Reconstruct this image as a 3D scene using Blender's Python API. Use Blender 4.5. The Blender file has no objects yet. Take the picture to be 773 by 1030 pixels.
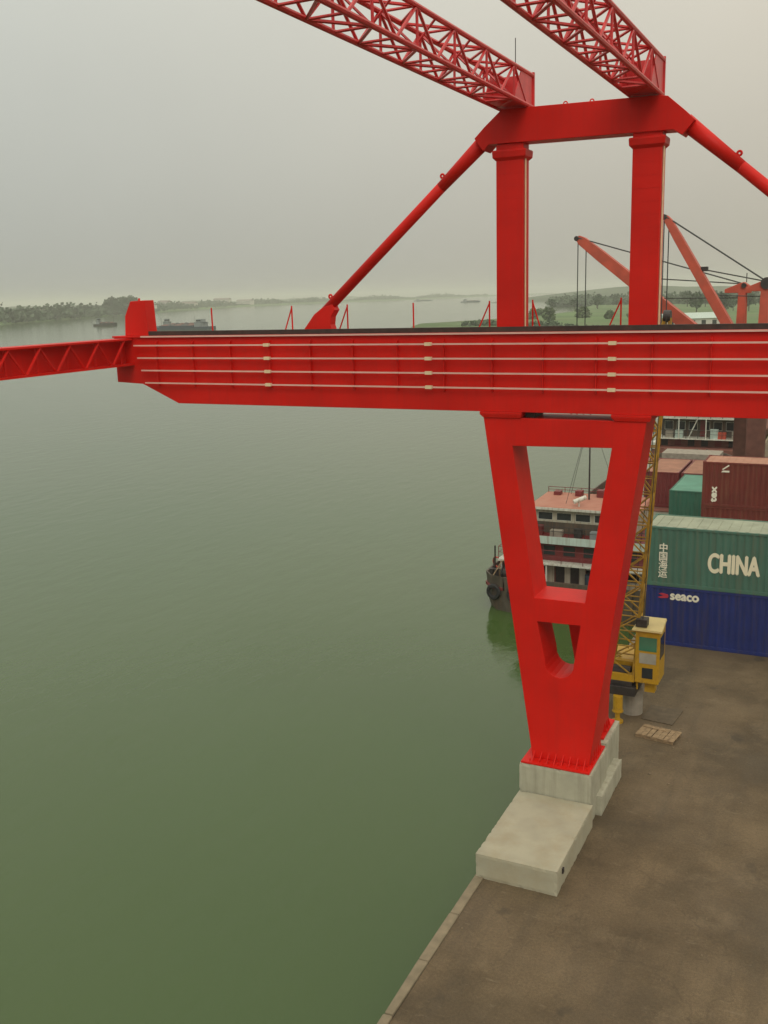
import bpy, bmesh, math, random
from mathutils import Vector, Matrix
random.seed(7)
R = math.radians
scene = bpy.context.scene
COL = scene.collection

# ------------------------------------------------------------------ camera
cam_d = bpy.data.cameras.new('camera')
cam = bpy.data.objects.new('camera', cam_d); COL.objects.link(cam)
scene.camera = cam
cam_d.sensor_fit = 'VERTICAL'; cam_d.sensor_height = 36.0; cam_d.lens = 36.0 * 984 / 1030
cam_d.clip_start = 0.1; cam_d.clip_end = 30000
CAM_H = 15.0
def cam_matrix(yaw, pitch, roll):
    y, p, r = R(yaw), R(pitch), R(roll)
    fwd = Vector((-math.sin(y)*math.cos(p), math.cos(y)*math.cos(p), -math.sin(p)))
    right = Vector((math.cos(y), math.sin(y), 0)); down = fwd.cross(right)
    r2 = math.cos(r)*right + math.sin(r)*down
    d2 = -math.sin(r)*right + math.cos(r)*down
    m = Matrix((( r2.x, -d2.x, -fwd.x, 0), (r2.y, -d2.y, -fwd.y, 0), (r2.z, -d2.z, -fwd.z, 0), (0, 0, 0, 1)))
    return Matrix.Translation((0, 0, CAM_H)) @ m
cam.matrix_world = cam_matrix(26.25, 12.49, 1.68)

# ------------------------------------------------------------------ sky, sun, exposure
SUN_AZ, SUN_EL = R(155), R(45)            # azimuth clockwise from +Y (behind the camera, slightly inland)
world = bpy.data.worlds.new('World'); scene.world = world; world.use_nodes = True
wn, wl = world.node_tree.nodes, world.node_tree.links
wn.clear()
wo = wn.new('ShaderNodeOutputWorld'); bg = wn.new('ShaderNodeBackground')
sky = wn.new('ShaderNodeTexSky'); sky.sky_type = 'NISHITA'; sky.sun_disc = False
sky.sun_elevation = SUN_EL; sky.sun_rotation = SUN_AZ; sky.dust_density = 6; sky.air_density = 1.0; sky.altitude = 0
hsv = wn.new('ShaderNodeHueSaturation'); hsv.inputs['Saturation'].default_value = 0.15
mixw = wn.new('ShaderNodeMix'); mixw.data_type = 'RGBA'; mixw.inputs['Factor'].default_value = 0.92
# overcast deck after the CIE standard: brighter towards the zenith, a little warmer on the sun's (inland) side, softly mottled
def wmath(op, a, b, clamp=False):
    m = wn.new('ShaderNodeMath'); m.operation = op; m.use_clamp = clamp
    for k, v in enumerate((a, b)):
        if isinstance(v, (int, float)): m.inputs[k].default_value = v
        else: wl.new(v, m.inputs[k])
    return m.outputs[0]
tc = wn.new('ShaderNodeTexCoord'); sep = wn.new('ShaderNodeSeparateXYZ'); wl.new(tc.outputs['Generated'], sep.inputs[0])
elev = wmath('DIVIDE', wmath('ADD', wmath('MULTIPLY', wmath('MAXIMUM', sep.outputs['Z'], 0.0), 2.0), 1.0), 3.0)
nz = wn.new('ShaderNodeTexNoise'); nz.inputs['Scale'].default_value = 2.2; nz.inputs['Detail'].default_value = 4; nz.inputs['Roughness'].default_value = 0.5
wl.new(tc.outputs['Generated'], nz.inputs['Vector'])
mott = wmath('ADD', wmath('MULTIPLY', nz.outputs['Fac'], 0.24), 0.88)
side = wmath('DIVIDE', wmath('ADD', sep.outputs['X'], 0.80), 0.80, True)
tint = wn.new('ShaderNodeMix'); tint.data_type = 'RGBA'; wl.new(side, tint.inputs['Factor'])
tint.inputs['A'].default_value = (12.2, 12.7, 11.6, 1); tint.inputs['B'].default_value = (14.6, 13.5, 11.2, 1)
deck = wn.new('ShaderNodeVectorMath'); deck.operation = 'SCALE'
wl.new(tint.outputs['Result'], deck.inputs[0]); wl.new(wmath('MULTIPLY', elev, mott), deck.inputs['Scale'])
wl.new(sky.outputs['Color'], hsv.inputs['Color'])
wl.new(hsv.outputs['Color'], mixw.inputs['A']); wl.new(deck.outputs['Vector'], mixw.inputs['B'])
wl.new(mixw.outputs['Result'], bg.inputs['Color'])
bg.inputs['Strength'].default_value = 0.10
wl.new(bg.outputs[0], wo.inputs[0])

sun_d = bpy.data.lights.new('sun', 'SUN'); sun_d.energy = 0.75; sun_d.angle = R(25); sun_d.color = (1.0, 0.96, 0.88)
sun = bpy.data.objects.new('sun', sun_d); COL.objects.link(sun)
sdir = Vector((math.sin(SUN_AZ)*math.cos(SUN_EL), math.cos(SUN_AZ)*math.cos(SUN_EL), math.sin(SUN_EL)))
sun.rotation_euler = sdir.to_track_quat('Z', 'Y').to_euler(); sun.location = (0, -20, 60)

scene.view_settings.view_transform = 'Standard'; scene.view_settings.look = 'None'
scene.view_settings.exposure = 0.0; scene.view_settings.gamma = 1.0; scene.view_settings.use_curve_mapping = False
scene.render.engine = 'CYCLES'
scene.cycles.max_bounces = 6; scene.cycles.volume_bounces = 2; scene.cycles.use_denoising = True

# ------------------------------------------------------------------ materials
def mat(name, col, rough=0.5, var=0.12, scale=3.0, bump=0.0, bscale=40.0, dirt=None, dirt_amt=0.3, streak=False, metallic=0.0, spec=0.5, dirt_scale=1.2):
    m = bpy.data.materials.new(name); m.use_nodes = True
    n, l = m.node_tree.nodes, m.node_tree.links
    p = n['Principled BSDF']; p.inputs['Roughness'].default_value = rough; p.inputs['Metallic'].default_value = metallic
    p.inputs['Specular IOR Level'].default_value = spec
    geo = n.new('ShaderNodeNewGeometry')
    t = n.new('ShaderNodeTexNoise'); t.inputs['Scale'].default_value = scale; t.inputs['Detail'].default_value = 5
    l.new(geo.outputs['Position'], t.inputs['Vector'])
    r = n.new('ShaderNodeValToRGB')
    r.color_ramp.elements[0].position = 0.3; r.color_ramp.elements[1].position = 0.7
    r.color_ramp.elements[0].color = tuple(c*(1-var) for c in col) + (1,)
    r.color_ramp.elements[1].color = tuple(min(1, c*(1+var)) for c in col) + (1,)
    l.new(t.outputs['Fac'], r.inputs['Fac'])
    out = r.outputs['Color']
    if dirt is not None:
        mp = n.new('ShaderNodeMapping'); l.new(geo.outputs['Position'], mp.inputs['Vector'])
        if streak: mp.inputs['Scale'].default_value = (6, 6, 0.35)
        t2 = n.new('ShaderNodeTexNoise'); t2.inputs['Scale'].default_value = dirt_scale; t2.inputs['Detail'].default_value = 8; t2.inputs['Roughness'].default_value = 0.65
        l.new(mp.outputs['Vector'], t2.inputs['Vector'])
        r2 = n.new('ShaderNodeValToRGB'); r2.color_ramp.elements[0].position = 0.48; r2.color_ramp.elements[1].position = 0.72
        r2.color_ramp.elements[1].color = (dirt_amt,)*3 + (1,)
        l.new(t2.outputs['Fac'], r2.inputs['Fac'])
        mx = n.new('ShaderNodeMix'); mx.data_type = 'RGBA'
        l.new(r2.outputs['Color'], mx.inputs['Factor']); l.new(out, mx.inputs['A']); mx.inputs['B'].default_value = tuple(dirt) + (1,)
        out = mx.outputs['Result']
    l.new(out, p.inputs['Base Color'])
    if bump > 0:
        t3 = n.new('ShaderNodeTexNoise'); t3.inputs['Scale'].default_value = bscale; t3.inputs['Detail'].default_value = 4
        l.new(geo.outputs['Position'], t3.inputs['Vector'])
        b = n.new('ShaderNodeBump'); b.inputs['Strength'].default_value = bump; b.inputs['Distance'].default_value = 0.02
        l.new(t3.outputs['Fac'], b.inputs['Height']); l.new(b.outputs['Normal'], p.inputs['Normal'])
    return m

M = {}
M['red'] = mat('red_paint', (0.61, 0.011, 0.006), 0.48, 0.10, 0.7, 0.04, 9, (0.42, 0.020, 0.014), 0.28, True, spec=0.2)
M['truss'] = mat('truss_red_paint', (0.56, 0.032, 0.034), 0.4, 0.15, 4, 0, spec=0.5)
M['pink'] = mat('faded_plastic_and_edge_highlight', (0.72, 0.42, 0.36), 0.5, 0.08, 2)  # conductor bars, and the painted highlight along the girder flange
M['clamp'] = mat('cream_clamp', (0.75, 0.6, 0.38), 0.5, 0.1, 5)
M['rail'] = mat('dark_rail_steel', (0.035, 0.022, 0.018), 0.6, 0.3, 5, dirt=(0.12, 0.05, 0.03), dirt_amt=0.4)
M['concrete'] = mat('footing_concrete', (0.38, 0.37, 0.28), 0.85, 0.12, 2.2, 0.25, 18, (0.20, 0.19, 0.13), 0.6, True, dirt_scale=0.8)
M['slab'] = mat('slab_concrete', (0.37, 0.35, 0.255), 0.85, 0.10, 1.6, 0.2, 25, (0.33, 0.27, 0.16), 0.55, False, dirt_scale=1.1)
M['yellow'] = mat('yellow_paint', (0.50, 0.29, 0.012), 0.45, 0.18, 3, 0, 40, (0.18, 0.10, 0.03), 0.7, False, dirt_scale=3)
M['cream'] = mat('cream_paint', (0.55, 0.45, 0.19), 0.5, 0.1, 3)
M['dark'] = mat('dark_machinery', (0.03, 0.026, 0.024), 0.55, 0.3, 6)
M['greyc'] = mat('grey_column', (0.28, 0.25, 0.20), 0.8, 0.2, 3, 0.2, 20)
M['gwin'] = mat('green_tinted_pane', (0.05, 0.20, 0.12), 0.12, 0.1, 3)
M['glass'] = mat('dark_window_glass', (0.025, 0.03, 0.033), 0.08, 0.2, 3)
M['paneL'] = mat('pale_window_panel', (0.36, 0.36, 0.30), 0.3, 0.15, 3)
M['mat'] = mat('dark_patch_brown', (0.105, 0.080, 0.048), 0.8, 0.2, 4)
M['kerb'] = mat('sandy_coping_stone', (0.225, 0.185, 0.12), 0.9, 0.2, 3, 0.4, 12, (0.15, 0.13, 0.08), 0.7, dirt_scale=2.0)
M['gritm'] = mat('brown_grit', (0.17, 0.13, 0.08), 0.9, 0.3, 5)
M['boom'] = mat('greasy_yellow_paint', (0.37, 0.215, 0.016), 0.5, 0.25, 3, 0, 40, (0.10, 0.06, 0.025), 0.75, False, dirt_scale=4)
M['wood'] = mat('weathered_wood', (0.27, 0.19, 0.105), 0.85, 0.3, 8, 0.3, 60)
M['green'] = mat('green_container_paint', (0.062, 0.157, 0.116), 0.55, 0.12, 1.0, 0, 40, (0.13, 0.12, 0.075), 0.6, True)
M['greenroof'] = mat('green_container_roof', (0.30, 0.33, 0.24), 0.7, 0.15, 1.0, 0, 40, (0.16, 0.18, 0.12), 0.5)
M['blue'] = mat('blue_container_paint', (0.011, 0.025, 0.15), 0.5, 0.15, 1.0, 0, 40, (0.06, 0.045, 0.05), 0.6, True)
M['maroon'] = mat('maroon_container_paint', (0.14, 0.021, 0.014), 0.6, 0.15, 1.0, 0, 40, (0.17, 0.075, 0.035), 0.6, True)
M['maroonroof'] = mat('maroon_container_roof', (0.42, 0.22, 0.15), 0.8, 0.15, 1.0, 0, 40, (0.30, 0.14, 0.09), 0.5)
M['teal'] = mat('teal_container_paint', (0.035, 0.145, 0.095), 0.55, 0.12, 1.0, 0, 40, (0.10, 0.12, 0.07), 0.5, True)
M['tealroof'] = mat('teal_container_roof', (0.14, 0.33, 0.24), 0.7, 0.12, 1.0)
M['letter'] = mat('white_lettering', (0.78, 0.76, 0.62), 0.6, 0.04, 4)
M['cletter'] = mat('cream_lettering', (0.78, 0.74, 0.54), 0.6, 0.04, 4)
M['redletter'] = mat('red_lettering', (0.45, 0.03, 0.06), 0.6, 0.04, 4)
M['orange'] = mat('orange_crane_paint', (0.47, 0.075, 0.04), 0.55, 0.15, 1.5, 0, 40, (0.32, 0.07, 0.04), 0.5)
M['browncol'] = mat('brown_crane_column', (0.13, 0.055, 0.04), 0.6, 0.25, 2)
M['hull'] = mat('worn_hull_paint', (0.075, 0.062, 0.045), 0.6, 0.25, 1.5, 0, 40, (0.20, 0.11, 0.06), 0.6, True)
M['deckp'] = mat('rust_deck_paint', (0.20, 0.07, 0.05), 0.75, 0.25, 1.5, 0, 40, (0.14, 0.10, 0.07), 0.6)
M['roofp'] = mat('pinkish_red_roof_paint', (0.40, 0.17, 0.115), 0.75, 0.15, 1.2, 0, 40, (0.34, 0.20, 0.14), 0.7)
M['white'] = mat('ship_white_paint', (0.58, 0.59, 0.51), 0.5, 0.1, 2, 0, 40, (0.24, 0.15, 0.09), 0.8, True)
M['creamw'] = mat('ship_cream_wall', (0.46, 0.44, 0.34), 0.55, 0.12, 2, 0, 40, (0.20, 0.13, 0.08), 0.85, True)
M['tealw'] = mat('pale_teal_board', (0.46, 0.57, 0.51), 0.5, 0.08, 2, 0, 40, (0.26, 0.22, 0.16), 0.7, True)
M['shipmaroon'] = mat('ship_maroon_paint', (0.16, 0.022, 0.022), 0.55, 0.15, 2)
M['hatch'] = mat('grey_hatch_steel', (0.22, 0.24, 0.18), 0.6, 0.2, 1.0, 0, 40, (0.16, 0.10, 0.06), 0.5)
M['tyre'] = mat('tyre_rubber', (0.02, 0.02, 0.02), 0.8, 0.2, 6)
M['cable'] = mat('greased_cable', (0.03, 0.035, 0.033), 0.6, 0.1, 6)
M['bargew'] = mat('grey_barge_house_paint', (0.22, 0.25, 0.25), 0.6, 0.2, 0.3)
M['bargeb'] = mat('blue_grey_barge_paint', (0.022, 0.042, 0.060), 0.6, 0.2, 0.3)
M['bark'] = mat('tree_bark', (0.07, 0.055, 0.04), 0.9, 0.2, 2)
M['leaf'] = mat('tree_leaf', (0.040, 0.072, 0.03), 0.7, 0.35, 0.25)
M['leaf2'] = mat('bush_leaf', (0.075, 0.115, 0.04), 0.7, 0.35, 0.25)
M['bank'] = mat('bank_grass', (0.078, 0.142, 0.038), 0.9, 0.3, 0.02, 0, 40, (0.17, 0.16, 0.09), 0.5, dirt_scale=0.012)
M['hillm'] = mat('hill_woodland', (0.06, 0.085, 0.045), 0.95, 0.3, 0.01)
M['house'] = mat('pale_plaster', (0.55, 0.53, 0.47), 0.8, 0.1, 0.1)
M['tile'] = mat('grey_roof_tile', (0.22, 0.17, 0.15), 0.8, 0.15, 0.3)

def quay_material():
    m = bpy.data.materials.new('quay_dirty_concrete'); m.use_nodes = True
    n, l = m.node_tree.nodes, m.node_tree.links
    p = n['Principled BSDF']; geo = n.new('ShaderNodeNewGeometry')
    def noise(scale, detail, rough=0.6, stretch=None):
        t = n.new('ShaderNodeTexNoise'); t.inputs['Scale'].default_value = scale; t.inputs['Detail'].default_value = detail; t.inputs['Roughness'].default_value = rough
        if stretch:
            mp = n.new('ShaderNodeMapping'); mp.inputs['Scale'].default_value = stretch; mp.inputs['Rotation'].default_value = (0, 0, 0.25)
            l.new(geo.outputs['Position'], mp.inputs['Vector']); l.new(mp.outputs['Vector'], t.inputs['Vector'])
        else: l.new(geo.outputs['Position'], t.inputs['Vector'])
        return t.outputs['Fac']
    def ramp(src, a, ca, b, cb):
        r = n.new('ShaderNodeValToRGB'); r.color_ramp.elements[0].position = a; r.color_ramp.elements[1].position = b
        r.color_ramp.elements[0].color = ca + (1,); r.color_ramp.elements[1].color = cb + (1,)
        l.new(src, r.inputs['Fac']); return r.outputs['Color']
    def mix(f, a, b, mode='MIX'):
        x = n.new('ShaderNodeMix'); x.data_type = 'RGBA'; x.blend_type = mode
        if isinstance(f, float): x.inputs['Factor'].default_value = f
        else: l.new(f, x.inputs['Factor'])
        for k, v in (('A', a), ('B', b)):
            if isinstance(v, tuple): x.inputs[k].default_value = v + (1,)
            else: l.new(v, x.inputs[k])
        return x.outputs['Result']
    base = ramp(noise(0.35, 9, 0.62), 0.32, (0.088, 0.062, 0.031), 0.70, (0.185, 0.134, 0.074))
    wet = ramp(noise(0.22, 6, 0.6), 0.50, (0, 0, 0), 0.62, (0.6, 0.6, 0.6))
    base = mix(wet, base, (0.062, 0.045, 0.022))
    dust = ramp(noise(0.55, 8, 0.7), 0.55, (0, 0, 0), 0.75, (0.65, 0.65, 0.65))
    base = mix(dust, base, (0.23, 0.172, 0.10))
    track = ramp(noise(0.9, 5, 0.6, (1.6, 0.12, 1)), 0.52, (0, 0, 0), 0.68, (0.45, 0.45, 0.45))
    base = mix(track, base, (0.09, 0.067, 0.038))
    grain = ramp(noise(14, 6, 0.7), 0.35, (0.78, 0.78, 0.78), 0.7, (1.15, 1.15, 1.15))
    base = mix(1.0, base, grain, 'MULTIPLY')
    fine = ramp(noise(60, 3, 0.6), 0.36, (0.70, 0.70, 0.70), 0.62, (1.12, 1.12, 1.12))
    base = mix(1.0, base, fine, 'MULTIPLY')
    vo = n.new('ShaderNodeTexVoronoi'); vo.feature = 'DISTANCE_TO_EDGE'; vo.inputs['Scale'].default_value = 0.22; vo.inputs['Randomness'].default_value = 1.0
    wob = n.new('ShaderNodeTexNoise'); wob.inputs['Scale'].default_value = 1.3; wob.inputs['Detail'].default_value = 6
    l.new(geo.outputs['Position'], wob.inputs['Vector'])
    va = n.new('ShaderNodeVectorMath'); va.operation = 'MULTIPLY_ADD'; va.inputs[1].default_value = (1.6, 1.6, 0)
    l.new(wob.outputs['Color'], va.inputs[0]); l.new(geo.outputs['Position'], va.inputs[2]); l.new(va.outputs['Vector'], vo.inputs['Vector'])
    crack = ramp(vo.outputs['Distance'], 0.0, (0.28, 0.28, 0.28), 0.005, (0, 0, 0))
    base = mix(crack, base, (0.035, 0.027, 0.016))
    oil = ramp(noise(0.75, 4, 0.5), 0.66, (0, 0, 0), 0.72, (0.55, 0.55, 0.55)); base = mix(oil, base, (0.04, 0.032, 0.02))
    scuff = ramp(noise(2.2, 7, 0.75, (0.5, 2.2, 1)), 0.60, (0, 0, 0), 0.74, (0.5, 0.5, 0.5)); base = mix(scuff, base, (0.27, 0.215, 0.14))
    l.new(base, p.inputs['Base Color'])
    rr = ramp(noise(0.3, 5), 0.4, (0.9, 0.9, 0.9), 0.7, (0.6, 0.6, 0.6)); l.new(rr, p.inputs['Roughness'])
    b = n.new('ShaderNodeBump'); b.inputs['Strength'].default_value = 0.5; b.inputs['Distance'].default_value = 0.03
    l.new(noise(5, 8, 0.7), b.inputs['Height']); l.new(b.outputs['Normal'], p.inputs['Normal'])
    return m
M['quay'] = quay_material()

def water_material():
    m = bpy.data.materials.new('murky_green_water'); m.use_nodes = True
    n, l = m.node_tree.nodes, m.node_tree.links
    p = n['Principled BSDF']; geo = n.new('ShaderNodeNewGeometry')
    t = n.new('ShaderNodeTexNoise'); t.inputs['Scale'].default_value = 0.022; t.inputs['Detail'].default_value = 5
    l.new(geo.outputs['Position'], t.inputs['Vector'])
    r = n.new('ShaderNodeValToRGB'); r.color_ramp.elements[0].position = 0.3; r.color_ramp.elements[1].position = 0.7
    r.color_ramp.elements[0].color = (0.045, 0.088, 0.021, 1); r.color_ramp.elements[1].color = (0.062, 0.096, 0.027, 1)
    l.new(t.outputs['Fac'], r.inputs['Fac']); l.new(r.outputs['Color'], p.inputs['Base Color'])
    p.inputs['IOR'].default_value = 1.333; p.inputs['Specular IOR Level'].default_value = 0.7; p.inputs['Roughness'].default_value = 0.09
    w = n.new('ShaderNodeTexNoise'); w.inputs['Scale'].default_value = 0.9; w.inputs['Detail'].default_value = 5; w.inputs['Roughness'].default_value = 0.55
    mp = n.new('ShaderNodeMapping'); mp.inputs['Scale'].default_value = (1.0, 0.45, 1); mp.inputs['Rotation'].default_value = (0, 0, 0.5)
    l.new(geo.outputs['Position'], mp.inputs['Vector']); l.new(mp.outputs['Vector'], w.inputs['Vector'])
    b = n.new('ShaderNodeBump'); b.inputs['Strength'].default_value = 0.34; b.inputs['Distance'].default_value = 0.12
    l.new(w.outputs['Fac'], b.inputs['Height']); l.new(b.outputs['Normal'], p.inputs['Normal'])
    return m
M['water'] = water_material()

# ------------------------------------------------------------------ mesh helpers
ORG = {}
class MB:
    def __init__(s): s.v = []; s.f = []
    def add(s, vs, fs):
        k = len(s.v); s.v += [tuple(v) for v in vs]; s.f += [tuple(i + k for i in f) for f in fs]; return s
    def hexa(s, p):  # 4 bottom ccw, 4 top ccw
        return s.add(p, [(3,2,1,0), (4,5,6,7), (0,1,5,4), (1,2,6,5), (2,3,7,6), (3,0,4,7)])
    def box(s, x0, x1, y0, y1, z0, z1):
        return s.hexa([(x0,y0,z0),(x1,y0,z0),(x1,y1,z0),(x0,y1,z0),(x0,y0,z1),(x1,y0,z1),(x1,y1,z1),(x0,y1,z1)])
    def prism(s, poly, a, b, axis):
        n = len(poly)
        def P(u, v, w): return {'y': (u, w, v), 'z': (u, v, w), 'x': (w, u, v)}[axis]
        vs = [P(u, v, a) for u, v in poly] + [P(u, v, b) for u, v in poly]
        return s.add(vs, [tuple(range(n)), tuple(range(2*n-1, n-1, -1))] + [(i, (i+1) % n, n+(i+1) % n, n+i) for i in range(n)])
    def tube(s, a, b, r, n=8, r2=None):
        a, b = Vector(a), Vector(b); d = (b-a).normalized(); r2 = r if r2 is None else r2
        u = d.orthogonal().normalized(); w = d.cross(u)
        vs = [a + r*(math.cos(2*math.pi*i/n)*u + math.sin(2*math.pi*i/n)*w) for i in range(n)] + [b + r2*(math.cos(2*math.pi*i/n)*u + math.sin(2*math.pi*i/n)*w) for i in range(n)]
        return s.add(vs, [tuple(range(n)), tuple(range(2*n-1, n-1, -1))] + [(i, (i+1) % n, n+(i+1) % n, n+i) for i in range(n)])
    def path(s, pts, r, n=6):
        for a, b in zip(pts, pts[1:]): s.tube(a, b, r, n)
        return s
    def loft(s, rings, close=True):
        n = len(rings[0]); vs = [v for rg in rings for v in rg]; fs = []
        for k in range(len(rings)-1):
            for i in range(n):
                j = (i+1) % n; fs.append((k*n+i, k*n+j, (k+1)*n+j, (k+1)*n+i))
        if close: fs += [tuple(range(n)), tuple(range(len(vs)-1, len(vs)-n-1, -1))]
        return s.add(vs, fs)
    def torus(s, c, axis, R1, r, n=12, m=6):
        c = Vector(c); ax = Vector(axis).normalized(); u = ax.orthogonal().normalized(); w = ax.cross(u)
        rings = []
        for i in range(n):
            t = 2*math.pi*i/n; d = math.cos(t)*u + math.sin(t)*w
            rings.append([c + d*(R1 + r*math.cos(2*math.pi*j/m)) + ax*r*math.sin(2*math.pi*j/m) for j in range(m)])
        k = len(s.v); s.v += [tuple(v) for rg in rings for v in rg]
        for i in range(n):
            for j in range(m):
                a, b = i*m, ((i+1) % n)*m
                s.f.append((k+a+j, k+a+(j+1) % m, k+b+(j+1) % m, k+b+j))
        return s
    def mesh(s, name, m, org=(0,0,0), smooth=False):
        me = bpy.data.meshes.new(name); o = Vector(org)
        me.from_pydata([tuple(Vector(v)-o) for v in s.v], [], s.f)
        bm = bmesh.new(); bm.from_mesh(me); bmesh.ops.recalc_face_normals(bm, faces=bm.faces); bm.to_mesh(me); bm.free()
        me.materials.append(M[m] if isinstance(m, str) else m)
        if smooth:
            for p in me.polygons: p.use_smooth = True
        return me
    def build(s, name, m, parent=None, smooth=False, bevel=0.0, org=None):
        o_ = org if org is not None else (ORG[parent.name] if parent else (0,0,0))
        ob = bpy.data.objects.new(name, s.mesh(name, m, o_, smooth)); COL.objects.link(ob)
        if parent: ob.parent = parent
        else: ob.location = o_
        ORG[ob.name] = tuple(o_)
        if bevel:
            b = ob.modifiers.new('bevel', 'BEVEL'); b.width = bevel; b.segments = 2; b.limit_method = 'ANGLE'; b.angle_limit = R(40)
        return ob
def tag(o, label=None, cat=None, group=None, kind=None):
    if label: o['label'] = label
    if cat: o['category'] = cat
    if group: o['group'] = group
    if kind: o['kind'] = kind
    return o
def thing(name, loc, label, cat, group=None):
    o = bpy.data.objects.new(name, None); COL.objects.link(o); o.location = loc; o.empty_display_size = 0.3
    ORG[o.name] = tuple(loc); return tag(o, label, cat, group)
UNIT = {}
def rod(name, a, b, r, m, parent, n=6):
    """a straight bar as an object of its own, sharing one unit mesh per material"""
    key = (m, n)
    if key not in UNIT: UNIT[key] = MB().tube((0,0,0), (0,0,1), 1.0, n).mesh('bar', m, smooth=False)
    ob = bpy.data.objects.new(name, UNIT[key]); COL.objects.link(ob); ob.parent = parent
    a, b = Vector(a), Vector(b); d = b-a; o = Vector(ORG[parent.name])
    q = d.to_track_quat('Z', 'Y')
    ob.matrix_local = Matrix.Translation(a-o) @ q.to_matrix().to_4x4() @ Matrix.Diagonal((r, r, d.length, 1))
    ORG[ob.name] = ORG[parent.name]
    return ob
def box(name, x0, x1, y0, y1, z0, z1, m, parent=None, bevel=0.0):
    return MB().box(x0, x1, y0, y1, z0, z1).build(name, m, parent, bevel=bevel)
def holed(outer, holes, y0, y1):
    """plate with openings in the XZ plane, as a solid between y0 and y1"""
    bm = bmesh.new(); loops = []
    for lp in [outer] + holes:
        vs = [bm.verts.new((x, y0, z)) for x, z in lp]
        for i in range(len(vs)): bm.edges.new((vs[i], vs[(i+1) % len(vs)]))
    bmesh.ops.triangle_fill(bm, use_beauty=True, use_dissolve=False, edges=bm.edges[:])
    r = bmesh.ops.extrude_face_region(bm, geom=bm.faces[:])
    for v in [g for g in r['geom'] if isinstance(g, bmesh.types.BMVert)]: v.co.y = y1
    bm.normal_update()
    mb = MB(); bm.verts.index_update()
    mb.v = [tuple(v.co) for v in bm.verts]; mb.f = [tuple(v.index for v in f.verts) for f in bm.faces]
    bm.free(); return mb
def lettering(text, x, y, z, h, m, parent, name='lettering', width=None, vertical=False, bold=0.0, rot=0.0, spacing=1.0, depth=0.009, thick=0.0):
    """raised paint lettering on a face that looks towards -Y; x, z is the lower left corner"""
    c = bpy.data.curves.new('lettering', 'FONT'); c.body = text; c.size = 1.0; c.extrude = 0.0; c.offset = bold; c.space_character = spacing
    if vertical: c.body = '\n'.join(text); c.space_line = 0.92
    tmp = bpy.data.objects.new('tmp', c); COL.objects.link(tmp)
    bpy.context.view_layer.update()
    me = bpy.data.meshes.new_from_object(tmp.evaluated_get(bpy.context.evaluated_depsgraph_get()))
    bpy.data.objects.remove(tmp); bpy.data.curves.remove(c)
    xs = [v.co.x for v in me.vertices]; ys = [v.co.y for v in me.vertices]
    x0, y0, w, hh = min(xs), min(ys), max(xs)-min(xs), max(ys)-min(ys)
    sz = h/hh; sx = sz if width is None else width/w
    o = Vector(ORG[parent.name])
    for v in me.vertices:
        u, q = (v.co.x-x0)*sx, (v.co.y-y0)*sz
        if rot: u, q = u*math.cos(rot)-q*math.sin(rot), u*math.sin(rot)+q*math.cos(rot)
        v.co = Vector((x+u, y-depth, z+q)) - o
    me.materials.clear(); me.materials.append(M[m])
    if thick:                                # heavier strokes: shifted copies, each a hair behind the last
        bm = bmesh.new(); bm.from_mesh(me); src = bm.verts[:] + bm.edges[:] + bm.faces[:]
        for k, (du, dv) in enumerate(((thick,0),(-thick,0),(0,thick),(0,-thick))):
            g = bmesh.ops.duplicate(bm, geom=src)['geom']
            for v in g:
                if isinstance(v, bmesh.types.BMVert): v.co += Vector((du, 0.0008*(k+1), dv))
        bm.to_mesh(me); bm.free()
    ob = bpy.data.objects.new(name, me); COL.objects.link(ob); ob.parent = parent; ORG[ob.name] = ORG[parent.name]
    return ob

def rough_box(name, x0, x1, y0, y1, z0, z1, m, parent, step=0.09, amp=0.004, chip=0.022, seed=1):
    """cast concrete block: slightly wavy faces and chipped arrises"""
    from mathutils import noise
    bm = bmesh.new(); bmesh.ops.create_cube(bm, size=1.0)
    for v in bm.verts: v.co = Vector((x0+(v.co.x+0.5)*(x1-x0), y0+(v.co.y+0.5)*(y1-y0), z0+(v.co.z+0.5)*(z1-z0)))
    for ax, ln in ((0, x1-x0), (1, y1-y0), (2, z1-z0)):
        es = [e for e in bm.edges if abs((e.verts[0].co-e.verts[1].co)[ax]) > 1e-4 and (e.verts[0].co-e.verts[1].co).length - abs((e.verts[0].co-e.verts[1].co)[ax]) < 1e-5]
        bmesh.ops.subdivide_edges(bm, edges=es, cuts=max(1, int(ln/step)), use_grid_fill=True)
    c = Vector(((x0+x1)/2, (y0+y1)/2, (z0+z1)/2)); hx = Vector(((x1-x0)/2, (y1-y0)/2, (z1-z0)/2))
    for v in bm.verts:
        d = v.co-c; on = sum(1 for a in range(3) if abs(abs(d[a])-hx[a]) < 1e-3)
        p = v.co*1.7 + Vector((seed*7.3, 0, 0)); w = Vector((noise.noise(p), noise.noise(p+Vector((9,0,0))), noise.noise(p+Vector((0,9,0)))))*amp
        if on >= 2:
            k = 0.010 + chip*max(0.0, noise.noise(v.co*9.3+Vector((seed,3,1)))-0.12)*1.6
            for a in range(3):
                if abs(abs(d[a])-hx[a]) < 1e-3: w[a] -= math.copysign(k, d[a])
        if abs(v.co.z-z0) < 1e-3: w.z = 0
        v.co += w
    mb = MB(); bm.verts.index_update(); mb.v = [tuple(v.co) for v in bm.verts]; mb.f = [tuple(v.index for v in f.verts) for f in bm.faces]; bm.free()
    return mb.build(name, m, parent)

WATER_Z = -3.0
QX = -8.3                                   # quay edge
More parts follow.
